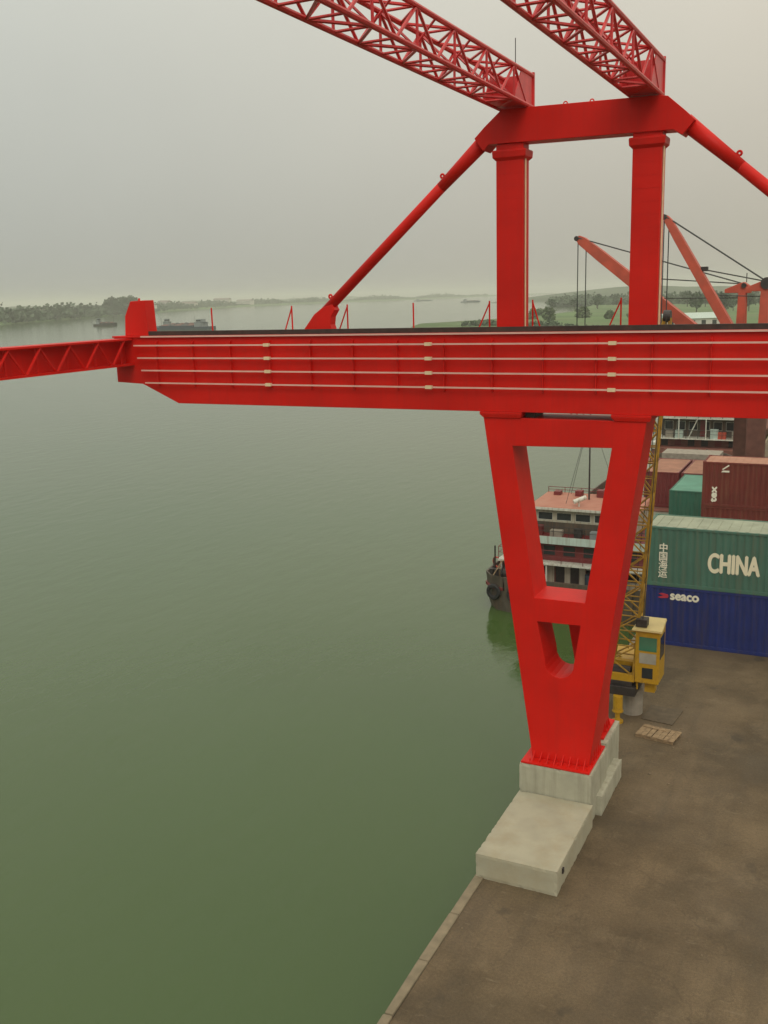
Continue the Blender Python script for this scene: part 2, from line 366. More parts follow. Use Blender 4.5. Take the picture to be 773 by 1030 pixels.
# ------------------------------------------------------------------ setting
river = MB().add([(-9000,-3000,WATER_Z),(9000,-3000,WATER_Z),(9000,9000,WATER_Z),(-9000,9000,WATER_Z)], [(0,1,2,3)]).build('river', 'water')
tag(river, 'murky green river', None, None, 'structure')
quay = MB().box(QX+0.24, 260, -60, 135, -7, 0).build('quay', 'quay'); tag(quay, 'dirty brown concrete quay surface', None, None, 'structure')
k = 0
yy = -20.0
while yy < 134:                              # coping blocks along the edge, a little proud and uneven
    L = 1.9 if yy < 60 else 3.9
    dz = random.uniform(0.0, 0.05); dx = random.uniform(-0.04, 0.04); dx2 = random.uniform(-0.03, 0.0); w_ = random.uniform(-0.05, 0.0)
    cp = MB().hexa([(QX+dx,yy+0.012,-0.8),(QX+0.235,yy+0.012,-0.8),(QX+0.235,yy+L-0.012,-0.8),(QX+dx2,yy+L-0.012,-0.8),(QX+dx,yy+0.012,0.02+dz),(QX+0.235+w_,yy+0.012,0.03+dz),(QX+0.235+w_*0.3,yy+L-0.012,0.03+dz*0.5),(QX+dx2,yy+L-0.012,0.03)]).build('coping_stone', 'kerb', quay, bevel=0.03)
    yy += L; k += 1
box('quay_wall', QX+0.06, QX+0.235, -60, 135, -7, -0.81, 'concrete', quay)

def land(name, outline, z, label, slope=6.0):
    """flat land with a sloping shore down into the water"""
    n = len(outline); c = Vector((sum(p[0] for p in outline)/n, sum(p[1] for p in outline)/n))
    inner = []
    for i, p in enumerate(outline):
        a, b = Vector(outline[i-1]), Vector(outline[(i+1) % n]); t = (b-a).normalized(); nn = Vector((-t.y, t.x))
        inner.append(Vector(p) + nn*slope)
    vs = [(p[0], p[1], -4.0) for p in outline] + [(p.x, p.y, z) for p in inner]
    fs = [(i, (i+1) % n, n+(i+1) % n, n+i) for i in range(n)] + [tuple(range(n, 2*n))]
    o = MB().add(vs, fs).build(name, 'bank'); return tag(o, label, None, None, 'structure')
FB = [(-700,-400),(-680,200),(-730,560),(-774,721),(-872,904),(-979,1113),(-1212,1578),(-1440,2150),(-1500,2650),(-1480,3300),(-1500,5200),(-8500,5200),(-8500,-400)]
land('far_bank', FB, 0.6, 'hazy low far river bank', 14)
RB = [(QX,133),(-18,190),(-60,290),(-140,410),(-200,478),(-236,512),(-228,545),(-205,620),(-214,760),(-260,1000),(-420,1600),(-640,2600),(-700,3600),(3500,3600),(3500,-400),(261,-400),(261,133)]
land('near_bank', list(reversed(RB)), -1.2, 'green grassy near bank beyond the quay', 9)

def hills(name, pts, label):
    vs = []; n = len(pts)
    for x, y, h in pts: vs += [(x, y-160, -4), (x, y, h), (x, y+400, -4)]
    fs = []
    for i in range(n-1):
        a, b = 3*i, 3*(i+1); fs += [(a, b, b+1, a+1), (a+1, b+1, b+2, a+2)]
    o = MB().add(vs, fs).build(name, 'hillm', smooth=True); return tag(o, label, None, None, 'structure')
hp = []
for i in range(52):
    x = -590 + i*60; h = 9 + 5*math.sin(i*0.21+0.6) + 6*math.sin(i*0.63) + random.uniform(-2, 2) + max(0, (x+400)/45) - max(0, (-380-x)/14)
    hp.append((x, 1750 + 60*math.sin(i*0.4), max(-3, min(h, 34))))
hills('inland_hills', hp, 'faint hazy hills inland')
hp = []
for i in range(50):
    t = i/49; x, y = -1750 - 300*t, 1700 + 3000*t; h = 9 + 4*math.sin(i*0.5) + 3*math.sin(i*1.3)
    hp.append((x - 300, y + 200, h))
hills('far_shore_hills', hp, 'faint low hills behind the far bank')

# ------------------------------------------------------------------ the gantry crane
GX = -7.16                                  # axis of the leg
GY0, GY1 = 25.6, 26.85                      # front and back web
crane = thing('gantry_crane', (GX, 26.2, 1.55), 'huge bright red gantry crane with V-shaped leg standing on concrete pedestals at the water edge', 'crane')
# main girder
prof = [(-22.38,13.88),(-22.38,12.43),(-21.33,12.38),(-19.93,11.77),(9.0,11.77),(9.0,13.88)]
girder = MB().prism(prof, GY0, GY1, 'y').build('main_girder', 'red', crane, bevel=0.012)
box('top_flange', -22.40, 9.0, GY0-0.07, GY1+0.07, 13.882, 13.935, 'red', girder, bevel=0.006)
box('flange_edge_highlight', -21.2, 9.0, GY0-0.10, GY0-0.072, 13.885, 13.932, 'pink', girder)  # pale strip paints the lit edge of the red flange
box('trolley_rail', -20.95, 9.0, GY0+0.02, GY0+0.16, 13.937, 14.075, 'rail', girder)
box('cable_trough', -20.95, 9.0, GY0+0.5, GY0+0.72, 13.937, 14.045, 'rail', girder)
x = -20.6
while x < 8.5:                               # web ribs that carry the conductor bars
    MB().prism([(GY0,12.30),(GY0,13.78),(GY0-0.11,13.72),(GY0-0.11,12.34)], x-0.012, x+0.012, 'x').build('web_rib', 'red', girder)
    x += 1.43
for z in (13.63, 13.23, 12.83, 12.43):
    bar = MB().box(-21.45 + (13.63-z)*0.3, 9.0, GY0-0.175, GY0-0.135, z-0.022, z+0.022).build('conductor_bar', 'pink', crane)
    for cx in (-16.35, -11.02, -5.87, -0.8, 4.3):
        box('joint_clamp', cx-0.10, cx+0.10, GY0-0.205, GY0-0.115, z-0.043, z+0.048, 'clamp', bar)
# end stop on the girder's nose
es = MB().prism([(-21.92,13.937),(-21.86,14.57),(-21.6,15.04),(-21.02,15.06),(-20.97,13.937)], 25.62, 26.1, 'y').build('end_stop', 'red', crane, bevel=0.015)
rod('lifting_lug', (-21.42,25.86,15.02), (-21.42,25.86,15.13), 0.035, 'red', es)
# railing posts on the girder
for px, dx in ((-19.12,0),(-16.1,-0.30),(-14.15,-0.33),(-11.97,0),(-9.62,-0.36),(-8.36,0.24),(-5.93,-0.34)):
    o = MB().tube((px,26.6,13.93), (px,26.6,14.76), 0.024, 6).build('railing_post', 'red', crane)
    if dx: rod('stay', (px,26.6,14.70), (px+dx,26.6,13.93), 0.022, 'red', o)
# V-shaped front leg
slot = [(-7.89,5.82),(-6.63,5.84),(-6.80,4.72)] + [(-7.225+0.425*math.cos(t), 4.66-0.46*math.sin(t)) for t in [math.pi*i/10 for i in range(1,10)]] + [(-7.65,4.72)]
leg = holed([(-9.46,11.60),(-8.0,1.62),(-6.33,1.62),(-4.98,11.60)], [[(-8.62,10.83),(-5.87,10.88),(-6.52,6.52),(-7.97,6.52)], slot], GY0+0.02, GY1-0.02).build('front_leg', 'red', crane, bevel=0.012)
for x0, x1 in ((-9.55,-8.34),(-5.90,-4.86)):
    MB().hexa([(x0+0.1,GY0-0.02,11.602),(x1-0.04,GY0-0.02,11.602),(x1-0.04,GY1,11.602),(x0+0.1,GY1,11.602),(x0,GY0-0.05,11.70),(x1,GY0-0.05,11.70),(x1,GY1,11.70),(x0,GY1,11.70)]).box(x0,x1,GY0-0.05,GY1,11.702,11.768).build('leg_cap', 'red', leg, bevel=0.008)
box('rubber_bearing', -8.3, -8.05, GY0+0.25, GY1-0.2, 11.603, 11.766, 'rail', leg)
box('base_plate', -8.24, -6.22, 25.26, 27.14, 1.56, 1.618, 'red', leg, bevel=0.008)
for i in range(8):                           # gussets round the foot
    gx = -7.93 + i*0.215
    MB().prism([(GY0+0.018,1.62),(GY0-0.26,1.62),(GY0+0.018,1.84)], gx-0.014, gx+0.014, 'x').build('foot_gusset', 'red', leg)
for i in range(5):
    gy = 25.78 + i*0.24
    MB().prism([(-6.30,1.62),(-6.24,1.62),(-6.26,2.0)], gy-0.014, gy+0.014, 'y').build('foot_gusset', 'red', leg)
for i in range(7):
    rod('anchor_bolt', (-7.99+i*0.28,25.36,1.61), (-7.99+i*0.28,25.36,1.70), 0.022, 'red', leg, 6)
# rear raking strut
rs = MB().hexa([(-6.98,27.9,1.62),(-6.50,27.9,1.62),(-6.50,28.7,1.62),(-6.98,28.7,1.62),(-7.45,26.83,6.25),(-6.1,26.83,6.25),(-6.1,27.35,6.25),(-7.45,27.35,6.25)]).build('rear_strut', 'red', crane, bevel=0.012)
box('base_plate', -8.2, -6.38, 27.62, 29.1, 1.56, 1.618, 'red', rs, bevel=0.008)
for i in range(4):
    gx = -6.95 + i*0.145
    MB().prism([(27.92,1.62),(27.66,1.62),(27.86,2.0)], gx-0.014, gx+0.014, 'x').build('foot_gusset', 'red', rs)
for i in range(3):
    gy = 28.1 + i*0.25
    MB().prism([(-6.52,1.62),(-6.39,1.62),(-6.52,2.05)], gy-0.014, gy+0.014, 'y').build('foot_gusset', 'red', rs)
# tower posts with collars
PY0, PY1 = 25.66, 26.14
for x0, x1 in ((-9.08,-8.33),(-5.53,-4.81)):
    po = box('tower_post', x0, x1, PY0, PY1, 13.937, 18.76, 'red', crane, bevel=0.02)
    MB().loft([[(x0-d,PY0-d,z),(x1+d,PY0-d,z),(x1+d,PY1+d,z),(x0-d,PY1+d,z)] for d, z in ((0.0,18.34),(0.075,18.42),(0.085,18.56),(0.075,18.60),(0.02,18.61))]).build('collar', 'red', po, bevel=0.015)
    for i in range(13): box('weld_seam', x0+0.03, x1-0.03, PY0-0.006, PY0+0.01, 14.3+i*0.31, 14.318+i*0.31, 'red', po)
    box('foot_plate', x0-0.09, x1+0.09, PY0-0.03, PY1+0.09, 13.936, 13.985, 'red', po)
    rod('pale_side_rod', (x1+0.03,PY0+0.10,14.0), (x1+0.03,PY0+0.10,18.36), 0.022, 'clamp', po)  # slim cream rod up the right side of the post
# tower cross beam with tapered ends
beam = MB().prism([(-8.9,19.60),(-9.38,19.21),(-9.66,18.95),(-9.42,18.62),(-9.26,18.77),(-4.55,18.70),(-4.34,18.56),(-4.05,18.88),(-4.27,19.10),(-4.70,19.48),(-4.9,19.52)], 25.60, 26.2, 'y').build('cross_beam', 'red', crane, bevel=0.012)
for lx in (-7.30, -6.62):
    MB().torus((lx,25.9,19.60-(lx+8.9)*0.021+0.05), (0,1,0), 0.05, 0.016).build('lifting_eye', 'red', beam)
# inclined braces
def brace(a, b, gus):
    a, b = Vector(a), Vector(b)
    br = MB().tube(a, b, 0.15, 16).build('inclined_brace', 'red', crane, smooth=False)
    for p in br.data.polygons: p.use_smooth = len(p.vertices) == 4
    MB().prism(gus, 25.74, 26.06, 'y').build('gusset_plate', 'red', br, bevel=0.01)
    d = (b-a).normalized()
    tp = MB().tube(a-d*0.05, a+d*1.7, 0.205, 16, 0.151).build('tapered_end', 'red', br)
    for p in tp.data.polygons: p.use_smooth = len(p.vertices) == 4
    up = Vector((d.z, 0, -d.x)); up = up if up.z > 0 else -up
    for t in (0.22, 0.93):
        c = a.lerp(b, t) + up*0.20; MB().torus(c, (0,1,0), 0.05, 0.03).build('lifting_eye', 'red', br)
    return br
brace((-9.45,25.9,18.93), (-14.55,25.9,14.55), [(-15.3,13.937),(-14.82,14.50),(-14.55,14.68),(-14.2,14.78),(-14.12,14.62),(-14.25,14.42),(-14.28,14.2),(-14.2,13.937)])
brace((-4.28,25.9,18.86), (0.75,25.9,14.55), [(1.45,13.937),(1.0,14.50),(0.72,14.68),(0.38,14.74),(0.3,14.6),(0.45,14.42),(0.46,14.2),(0.38,13.937)])
# tie trusses running from the tower towards and over the camera
def truss(xa, xb, z0, z1):
    t = MB().box(xa+0.05, xb-0.05, 25.75, 26.1, z0-0.02, z0+0.03).build('tie_truss', 'truss', crane)
    YE, P, N = 25.6, 1.95, 11
    for cx in (xa, xb):
        for cz in (z0, z1): rod('chord', (cx,26.12,cz), (cx,YE-P*N,cz), 0.056, 'truss', t, 8)
    B = 'lattice_bar'
    for k in range(N):
        ya, ym, yb = YE-P*k, YE-P*(k+0.5), YE-P*(k+1)
        for z in (z0, z1):                   # bottom and top faces
            rod(B, (xa,ya,z), (xb,ym,z), 0.034, 'truss', t, 5); rod(B, (xb,ym,z), (xa,yb,z), 0.034, 'truss', t, 5)
            rod(B, (xa,ym,z), (xb,ym,z), 0.029, 'truss', t, 5)
        for cx in (xa, xb):                  # sides
            rod(B, (cx,ya,z0), (cx,ym,z1), 0.036, 'truss', t, 5); rod(B, (cx,ym,z1), (cx,yb,z0), 0.036, 'truss', t, 5)
            rod(B, (cx,ym,z0), (cx,ym,z1), 0.031, 'truss', t, 5)
        rod(B, (xa,yb,z0), (xb,yb,z0), 0.029, 'truss', t, 5); rod(B, (xa,yb,z0), (xb,yb,z1), 0.029, 'truss', t, 5); rod(B, (xa,ym,z1), (xb,ym,z0), 0.029, 'truss', t, 5)
    for cx in (xa, xb):                      # closed end panel
        MB().prism([(26.12,z0),(26.12,z1),(25.2,z1),(24.62,z0)], cx-0.012, cx+0.012, 'x').build('end_plate', 'truss', t)
    box('end_plate', xa, xb, 26.12, 26.15, z0-0.03, z1+0.05, 'truss', t)
    box('bottom_plate', xa, xb, 24.7, 25.72, z0-0.012, z0+0.012, 'truss', t)
    MB().box(xb-0.02, xb+0.05, 26.10, 26.17, z0-0.05, z1+0.08).build('end_angle', 'truss', t)
    return t
t1 = truss(-9.03, -8.24, 19.65, 20.42)
t2 = truss(-5.63, -4.93, 19.60, 20.40)
rod('antenna', (-8.56,25.7,20.42), (-8.56,25.7,21.28), 0.012, 'dark', t1)
# end tie beam at the river end
eb = MB().box(-22.02,-21.96,9,GY0-0.002,13.05,13.80).build('end_tie_beam', 'red', crane)
box('flange', -22.3, -21.6, 9, GY0-0.002, 13.80, 13.86, 'red', eb); box('flange', -22.3, -21.6, 9, GY0-0.002, 12.985, 13.05, 'red', eb)
y = GY0-0.35
while y > 10:
    rod('lattice_bar', (-21.66,y,13.80), (-21.66,y-0.62,13.05), 0.042, 'red', eb, 6)
    rod('lattice_bar', (-21.74,y-0.62,13.05), (-21.74,y-1.2,13.80), 0.036, 'red', eb, 6)
    rod('stiffener', (-21.76,y-0.08,13.05), (-21.76,y-0.08,13.80), 0.028, 'red', eb, 6)
    y -= 1.22

# ------------------------------------------------------------------ concrete footing under the leg
foot = thing('concrete_footing', (-7.2, 25.4, 0), 'pale stepped concrete footing with a low ballast slab beneath the red leg', 'footing')
rough_box('ballast_slab', -8.28, -6.08, 21.59, 25.215, 0.0, 0.70, 'slab', foot, seed=2)
rough_box('pedestal', -8.29, -6.16, 25.24, 27.2, 0.0, 1.556, 'concrete', foot, seed=3)
rough_box('pedestal', -8.27, -6.24, 27.42, 29.2, 0.0, 1.556, 'concrete', foot, seed=4)
rough_box('lower_plinth', -6.30, -5.99, 25.9, 28.5, 0.0, 0.62, 'concrete', foot, seed=5)
box('infill_block', -8.25, -6.32, 27.203, 27.417, 0.0, 1.2, 'concrete', foot)
box('steel_lug', -6.10, -6.04, 22.0, 22.1, 0.42, 0.56, 'dark', foot)

# ------------------------------------------------------------------ shipping containers
def corrugated(u0, u1, plane, z0, z1, axis, sgn, period=0.28, depth=0.036):
    """trapezoid-corrugated wall; axis is the direction it runs in, plane its outermost coordinate, sgn where outside lies"""
    prof = []; u = u0
    n = max(1, round((u1-u0)/period)); p = (u1-u0)/n
    for i in range(n):
        b = u0+i*p; prof += [(b,0),(b+p*0.25,0),(b+p*0.5,-depth),(b+p*0.75,-depth)]
    prof.append((u1,0))
    vs = []
    for a, d in prof:
        for z in (z0, z1): vs.append((a, plane+sgn*d, z) if axis == 'x' else (plane+sgn*d, a, z))
    return MB().add(vs, [(2*i, 2*i+2, 2*i+3, 2*i+1) for i in range(len(prof)-1)])
def container(x, y, z, L, axis, wall, roof, label, group=None, H=2.59, doors=True):
    W = 2.44
    dx, dy = (L, W) if axis == 'x' else (W, L)
    t = thing('shipping_container', (x+dx/2, y+dy/2, z), label, 'container', group)
    p = 0.14; e = 0.006
    fr = MB()
    for cx in (x, x+dx-p):
        for cy in (y, y+dy-p): fr.box(cx, cx+p, cy, cy+p, z+0.12, z+H-0.12)
    for cz, hh in ((z+0.0,0.15),(z+H-0.11,0.10)):
        for cy in (y+e, y+dy-0.1): fr.box(x+p, x+dx-p, cy, cy+0.1-e, cz, cz+hh)
        for cx in (x+e, x+dx-0.1): fr.box(cx, cx+0.1-e, y+p, y+dy-p, cz, cz+hh)
    fr.build('frame', wall, t, bevel=0.008)
    for cx in (x-0.004, x+dx-0.174):
        for cy in (y-0.004, y+dy-0.174):
            for cz in (z-0.002, z+H-0.12): box('corner_casting', cx, cx+0.178, cy, cy+0.178, cz, cz+0.122, wall, t)
    corrugated(x+p, x+dx-p, y+0.02, z+0.14, z+H-0.1, 'x', -1).build('side_panel' if axis == 'x' else 'end_panel', wall, t)
    corrugated(x+p, x+dx-p, y+dy-0.02, z+0.14, z+H-0.1, 'x', 1).build('side_panel' if axis == 'x' else 'end_panel', wall, t)
    corrugated(y+p, y+dy-p, x+0.02, z+0.14, z+H-0.1, 'y', -1).build('end_panel' if axis == 'x' else 'side_panel', wall, t)
    corrugated(y+p, y+dy-p, x+dx-0.02, z+0.14, z+H-0.1, 'y', 1).build('end_panel' if axis == 'x' else 'side_panel', wall, t)
    # roof with cross ribs
    rf = MB(); n = int(L/0.42)
    if axis == 'x':
        rf.box(x+0.10, x+dx-0.10, y+0.095, y+dy-0.095, z+H-0.09, z+H-0.035)
        for i in range(n): a = x+0.35+i*(L-0.7)/max(1,n-1); rf.box(a-0.07, a+0.07, y+0.2, y+dy-0.2, z+H-0.034, z+H-0.016)
    else:
        rf.box(x+0.095, x+dx-0.095, y+0.10, y+dy-0.10, z+H-0.09, z+H-0.035)
        for i in range(n): a = y+0.35+i*(L-0.7)/max(1,n-1); rf.box(x+0.2, x+dx-0.2, a-0.07, a+0.07, z+H-0.034, z+H-0.016)
    rf.build('roof', roof, t)
    return t
CX, CY = -7.86, 40.9
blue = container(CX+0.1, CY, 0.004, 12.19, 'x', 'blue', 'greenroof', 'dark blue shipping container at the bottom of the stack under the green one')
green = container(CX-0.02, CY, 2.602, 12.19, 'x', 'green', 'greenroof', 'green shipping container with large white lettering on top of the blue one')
LY = CY+0.018
lettering('CHINA', -5.26, LY, 3.40, 0.80, 'cletter', green, width=1.98, thick=0.035)
lettering('中国海运', -7.28, LY, 2.98, 1.50, 'letter', green, vertical=True, thick=0.008, width=0.36)
lettering('seaco', -6.74, LY, 2.05, 0.25, 'letter', blue, width=1.14, thick=0.024)
MB().prism([(-7.28,2.10),(-7.14,2.06),(-6.86,2.10),(-6.82,2.18),(-6.86,2.26),(-7.12,2.30),(-7.24,2.25),(-7.04,2.19)], LY-0.012, LY-0.004, 'y').build('logo', 'redletter', blue)
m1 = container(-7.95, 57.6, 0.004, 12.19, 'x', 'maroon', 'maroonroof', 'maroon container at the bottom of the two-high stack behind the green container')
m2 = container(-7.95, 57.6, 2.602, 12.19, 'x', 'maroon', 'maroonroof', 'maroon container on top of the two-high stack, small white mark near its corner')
lettering('tex', -7.15, 57.618, 2.86, 0.28, 'letter', m2, rot=math.pi/2, width=0.9, thick=0.03)
MB().prism([(-6.95,4.62),(-6.5,4.62),(-6.5,4.72),(-6.85,4.72)], 57.606, 57.612, 'y').prism([(-6.9,4.80),(-6.55,5.06),(-6.50,5.0),(-6.85,4.75)], 57.606, 57.612, 'y').build('logo', 'letter', m2)
container(-5.4, 76, 0.004, 12.19, 'x', 'maroon', 'maroonroof', 'maroon container on the quay beyond the harbour cranes')
container(-5.4, 76, 2.602, 12.19, 'x', 'shipmaroon', 'maroonroof', 'dark red container stacked beyond the harbour cranes')

# ------------------------------------------------------------------ yellow crane by the quay edge
yc = thing('yellow_quay_crane', (-7.0, 33.4, 0), 'small yellow lattice boom crane with a boxy cab beside the red leg', 'crane')
MB().tube((-6.72,33.5,0), (-6.72,33.5,1.0), 0.36, 20).build('pedestal', 'greyc', yc)
pl = MB().box(-7.75,-6.45,32.5,34.6,1.0,1.32).box(-7.6,-6.6,32.6,34.4,1.32,1.5).build('slewing_platform', 'dark', yc, bevel=0.02)
MB().tube((-7.1,33.5,1.32), (-7.1,33.5,1.55), 0.6, 20).build('slewing_ring', 'dark', pl)
box('winch_housing', -7.72, -6.62, 33.2, 34.5, 1.52, 2.1, 'yellow', yc, bevel=0.03)
MB().tube((-7.6,32.95,1.75), (-6.7,32.95,1.75), 0.2, 14).build('winch_drum', 'dark', yc)
jk = MB().tube((-7.02,32.45,0.45), (-7.02,32.45,1.0), 0.17, 14).tube((-7.02,32.45,0.41), (-7.02,32.45,0.45), 0.20, 14).build('outrigger_jack', 'yellow', yc)
MB().tube((-7.02,32.45,0.06), (-7.02,32.45,0.42), 0.09, 12).tube((-7.02,32.45,0.0), (-7.02,32.45,0.07), 0.2, 14).build('jack_rod', 'yellow', jk)
# lattice boom: four chords tapering to the tip
cab_boom = MB().box(-7.42,-6.52,32.62,32.9,1.5,1.75).build('boom', 'yellow', yc)
def bp(t, sx, sy):
    c = Vector((-6.98,33.0,1.7)).lerp(Vector((-6.02,33.9,14.0)), t); w = 0.42*(1-t) + 0.10*t if t > 0.04 else 0.42
    return c + Vector((sx*w, sy*w*0.8, 0))
for sx in (-1,1):
    for sy in (-1,1): rod('chord', bp(0,sx,sy), bp(1,sx,sy), 0.05, 'boom', cab_boom, 6)
NS = 23
for i in range(NS):
    a, b = i/NS, (i+1)/NS
    s = 1 if i % 2 else -1
    for sy in (-1,1):
        rod('lattice_bar', bp(a,-s,sy), bp(b,s,sy), 0.03, 'boom', cab_boom, 5)
        rod('lattice_bar', bp(b,-1,sy), bp(b,1,sy), 0.026, 'boom', cab_boom, 5)
    for sx in (-1,1):
        rod('lattice_bar', bp(a,sx,-s), bp(b,sx,s), 0.03, 'boom', cab_boom, 5)
MB().tube((-6.13,33.9,14.05), (-5.9,33.9,14.05), 0.2, 16).build('tip_sheave', 'dark', yc)
rod('hoist_cable', (-6.0,33.6,14.05), (-6.35,32.62,2.0), 0.014, 'cable', yc, 5)
rod('luffing_cable', (-6.05,34.1,14.05), (-7.1,34.3,2.0), 0.014, 'cable', yc, 5)
# cab
cx0, cx1, cy0, cy1, cz0, cz1 = -6.50, -5.68, 32.6, 33.7, 1.52, 3.46
cb = MB().box(cx0,cx1,cy0,cy1,cz0,cz1).build('cab', 'yellow', yc, bevel=0.03)
MB().hexa([(cx0-0.12,cy0-0.12,cz1),(cx1+0.10,cy0-0.12,cz1),(cx1+0.02,cy1+0.1,cz1+0.06),(cx0-0.06,cy1+0.1,cz1+0.06),(cx0-0.10,cy0-0.10,cz1+0.06),(cx1+0.08,cy0-0.10,cz1+0.06),(cx1+0.0,cy1+0.1,cz1+0.12),(cx0-0.04,cy1+0.1,cz1+0.12)]).build('cab_roof', 'cream', cb)
box('cooler', cx0-0.02, cx0+0.36, cy0+0.05, cy0+0.45, cz1+0.09, cz1+0.36, 'dark', cb, bevel=0.01)
w = box('window', cx0+0.13, cx1-0.09, cy0-0.012, cy0+0.05, 2.72, 3.22, 'gwin', cb); 
w = box('window', cx0+0.15, cx1-0.10, cy0-0.012, cy0+0.05, 2.26, 2.64, 'paneL', cb)
w = box('foot_window', cx0+0.25, cx1-0.20, cy0-0.012, cy0+0.05, 1.72, 2.10, 'glass', cb)
w = box('side_window', cx1-0.03, cx1+0.012, cy0+0.15, cy1-0.2, 2.4, 3.2, 'glass', cb)
MB().path([(cx0+0.05,cy0+0.2,cz0),(cx0+0.05,cy0+0.2,1.2),(cx0-0.1,cy0+0.2,1.2)], 0.04, 8).build('cab_bracket', 'yellow', cb)
MB().box(-6.2,-5.85,32.9,33.25,1.1,1.52).build('cab_step', 'yellow', cb)

# wooden pallet and scraps on the quay
pal = thing('wooden_pallet', (-5.6,31.9,0), 'broken wooden pallet lying on the quay in front of the yellow cab', 'pallet')
ca, sa = math.cos(-0.16), math.sin(-0.16)
def pq(u, v, z): return (-5.5+u*ca-v*sa, 31.85+u*sa+v*ca, z)
def plank(u0,u1,v0,v1,z0,z1,name='plank'):
    MB().hexa([pq(u0,v0,z0),pq(u1,v0,z0),pq(u1,v1,z0),pq(u0,v1,z0),pq(u0,v0,z1),pq(u1,v0,z1),pq(u1,v1,z1),pq(u0,v1,z1)]).build(name,'wood',pal)
for v in (-0.4,0.0,0.36): plank(-0.65,0.65,v-0.04,v+0.04,0.004,0.10,'stringer')
for i, u in enumerate((-0.64,-0.45,-0.255,-0.06,0.135,0.33,0.50)): plank(u,u+0.182-0.012*(i%3),-0.46+0.03*(i%2),0.44,0.102,0.125)
plank(-0.62,0.2,0.20,0.32,0.127,0.15)
mt = MB().loft([[(-6.3,33.0,z),(-5.2,32.85,z),(-5.05,34.2,z),(-6.2,34.3,z)] for z in (0.004,0.03)]).build('dark_quay_patch', 'mat', org=(-5.7,33.6,0.004))  # thin flat patch in a dark brown tone
tag(mt, 'flat dark patch on the quay under the yellow cab', 'mat')

grit = MB(); rg = random.Random(11)
for i in range(170):
    gx, gy = (rg.uniform(-7.9,-0.5), rg.uniform(14,40)) if i % 3 == 0 else (rg.gauss(-5.4,0.7), rg.gauss(32.4,0.6))
    if (gx < -5.9 and 21.4 < gy < 29.4) or gx < -7.9: continue
    r_ = rg.uniform(0.010,0.028) if i % 9 else rg.uniform(0.03,0.06); t_ = rg.uniform(0,6.28)
    q_ = [(gx+r_*math.cos(t_+k*1.571)*rg.uniform(0.6,1.3), gy+r_*math.sin(t_+k*1.571)*rg.uniform(0.6,1.3)) for k in range(4)]
    grit.hexa([(a_,b_,0.0) for a_,b_ in q_] + [(gx+(a_-gx)*0.6,gy+(b_-gy)*0.6,r_*0.7) for a_,b_ in q_])
tag(grit.build('grit', 'gritm'), 'loose grit and stones scattered on the quay', None, None, 'stuff')

# ------------------------------------------------------------------ river vessels
def hull(sections, zt, zw, zb, cx, name, m, parent, flare=0.35):
    rings = []
    for y, hw in sections:
        f = min(flare, hw*0.6)
        rings.append([(cx-hw,y,zt),(cx-hw+f*0.15,y,zt-0.9),(cx-hw+f,y,zw-0.3),(cx-hw*0.5,y,zb),(cx+hw*0.5,y,zb),(cx+hw-f,y,zw-0.3),(cx+hw-f*0.15,y,zt-0.9),(cx+hw,y,zt)])
    return MB().loft(rings).build(name, m, parent, smooth=False)
def rail(parent, pts, h, m, step=1.2, r=0.02):
    """a railing along a polyline: posts plus two rails"""
    rl = None
    for a, b in zip(pts, pts[1:]):
        a, b = Vector(a), Vector(b); n = max(1, round((b-a).length/step))
        r_ = rod('railing', a+Vector((0,0,h)), b+Vector((0,0,h)), r, m, parent, 5)
        rod('railing', a+Vector((0,0,h*0.55)), b+Vector((0,0,h*0.55)), r*0.8, m, parent, 5)
        for i in range(n+1):
            p = a.lerp(b, i/n); rod('railing_post', p, p+Vector((0,0,h)), r, m, parent, 5)
def windows(parent, x0, x1, y, z0, z1, n, gap, m='glass', frame='white'):
    w = (x1-x0-gap*(n-1))/n
    for i in range(n):
        a = x0+i*(w+gap)
        o = box('window', a-0.04, a+w+0.04, y-0.03, y, z0-0.04, z1+0.04, frame, parent)
        box('pane', a, a+w, y-0.036, y-0.031, z0, z1, m, o)

s1 = thing('cargo_vessel', (-14.1,75,-3), 'moored river cargo vessel with reddish wheelhouse roof seen through the red leg', 'boat')
SC = -14.1
h1 = hull([(51.2,3.7),(51.5,4.5),(52.2,5.0),(54,5.1),(92,5.1),(96,4.2),(99,2.4),(101,0.4)], -1.55, WATER_Z, -4.2, SC, 'hull', 'hull', s1)
box('deck', SC-4.9, SC+4.9, 52.4, 93, -1.548, -1.53, 'deckp', s1)
bw = MB()
sec = [(51.2,3.7),(51.5,4.5),(52.2,5.0),(54,5.1),(92,5.1),(96,4.2),(99,2.4),(101,0.4)]
for sg in (-1,1):
    for (ya,wa),(yb,wb) in zip(sec,sec[1:]):
        bw.hexa([(SC+sg*wa,ya,-1.55),(SC+sg*(wa-0.1),ya,-1.55),(SC+sg*(wb-0.1),yb,-1.55),(SC+sg*wb,yb,-1.55),(SC+sg*(wa+0.08),ya,-0.95),(SC+sg*(wa-0.02),ya,-0.95),(SC+sg*(wb-0.02),yb,-0.95),(SC+sg*(wb+0.08),yb,-0.95)])
bw.box(SC-3.7,SC+3.7,51.2,51.3,-1.55,-0.95); bw.build('bulwark', 'hull', s1)
rb = MB()
for (ya,wa),(yb,wb) in zip(sec[:6],sec[1:6]): rb.hexa([(SC-wa-0.10,ya,-1.75),(SC-wa+0.1,ya,-1.75),(SC-wb+0.1,yb,-1.75),(SC-wb-0.10,yb,-1.75),(SC-wa-0.10,ya,-1.58),(SC-wa+0.1,ya,-1.58),(SC-wb+0.1,yb,-1.58),(SC-wb-0.10,yb,-1.58)])
rb.build('rubbing_strake', 'shipmaroon', s1)
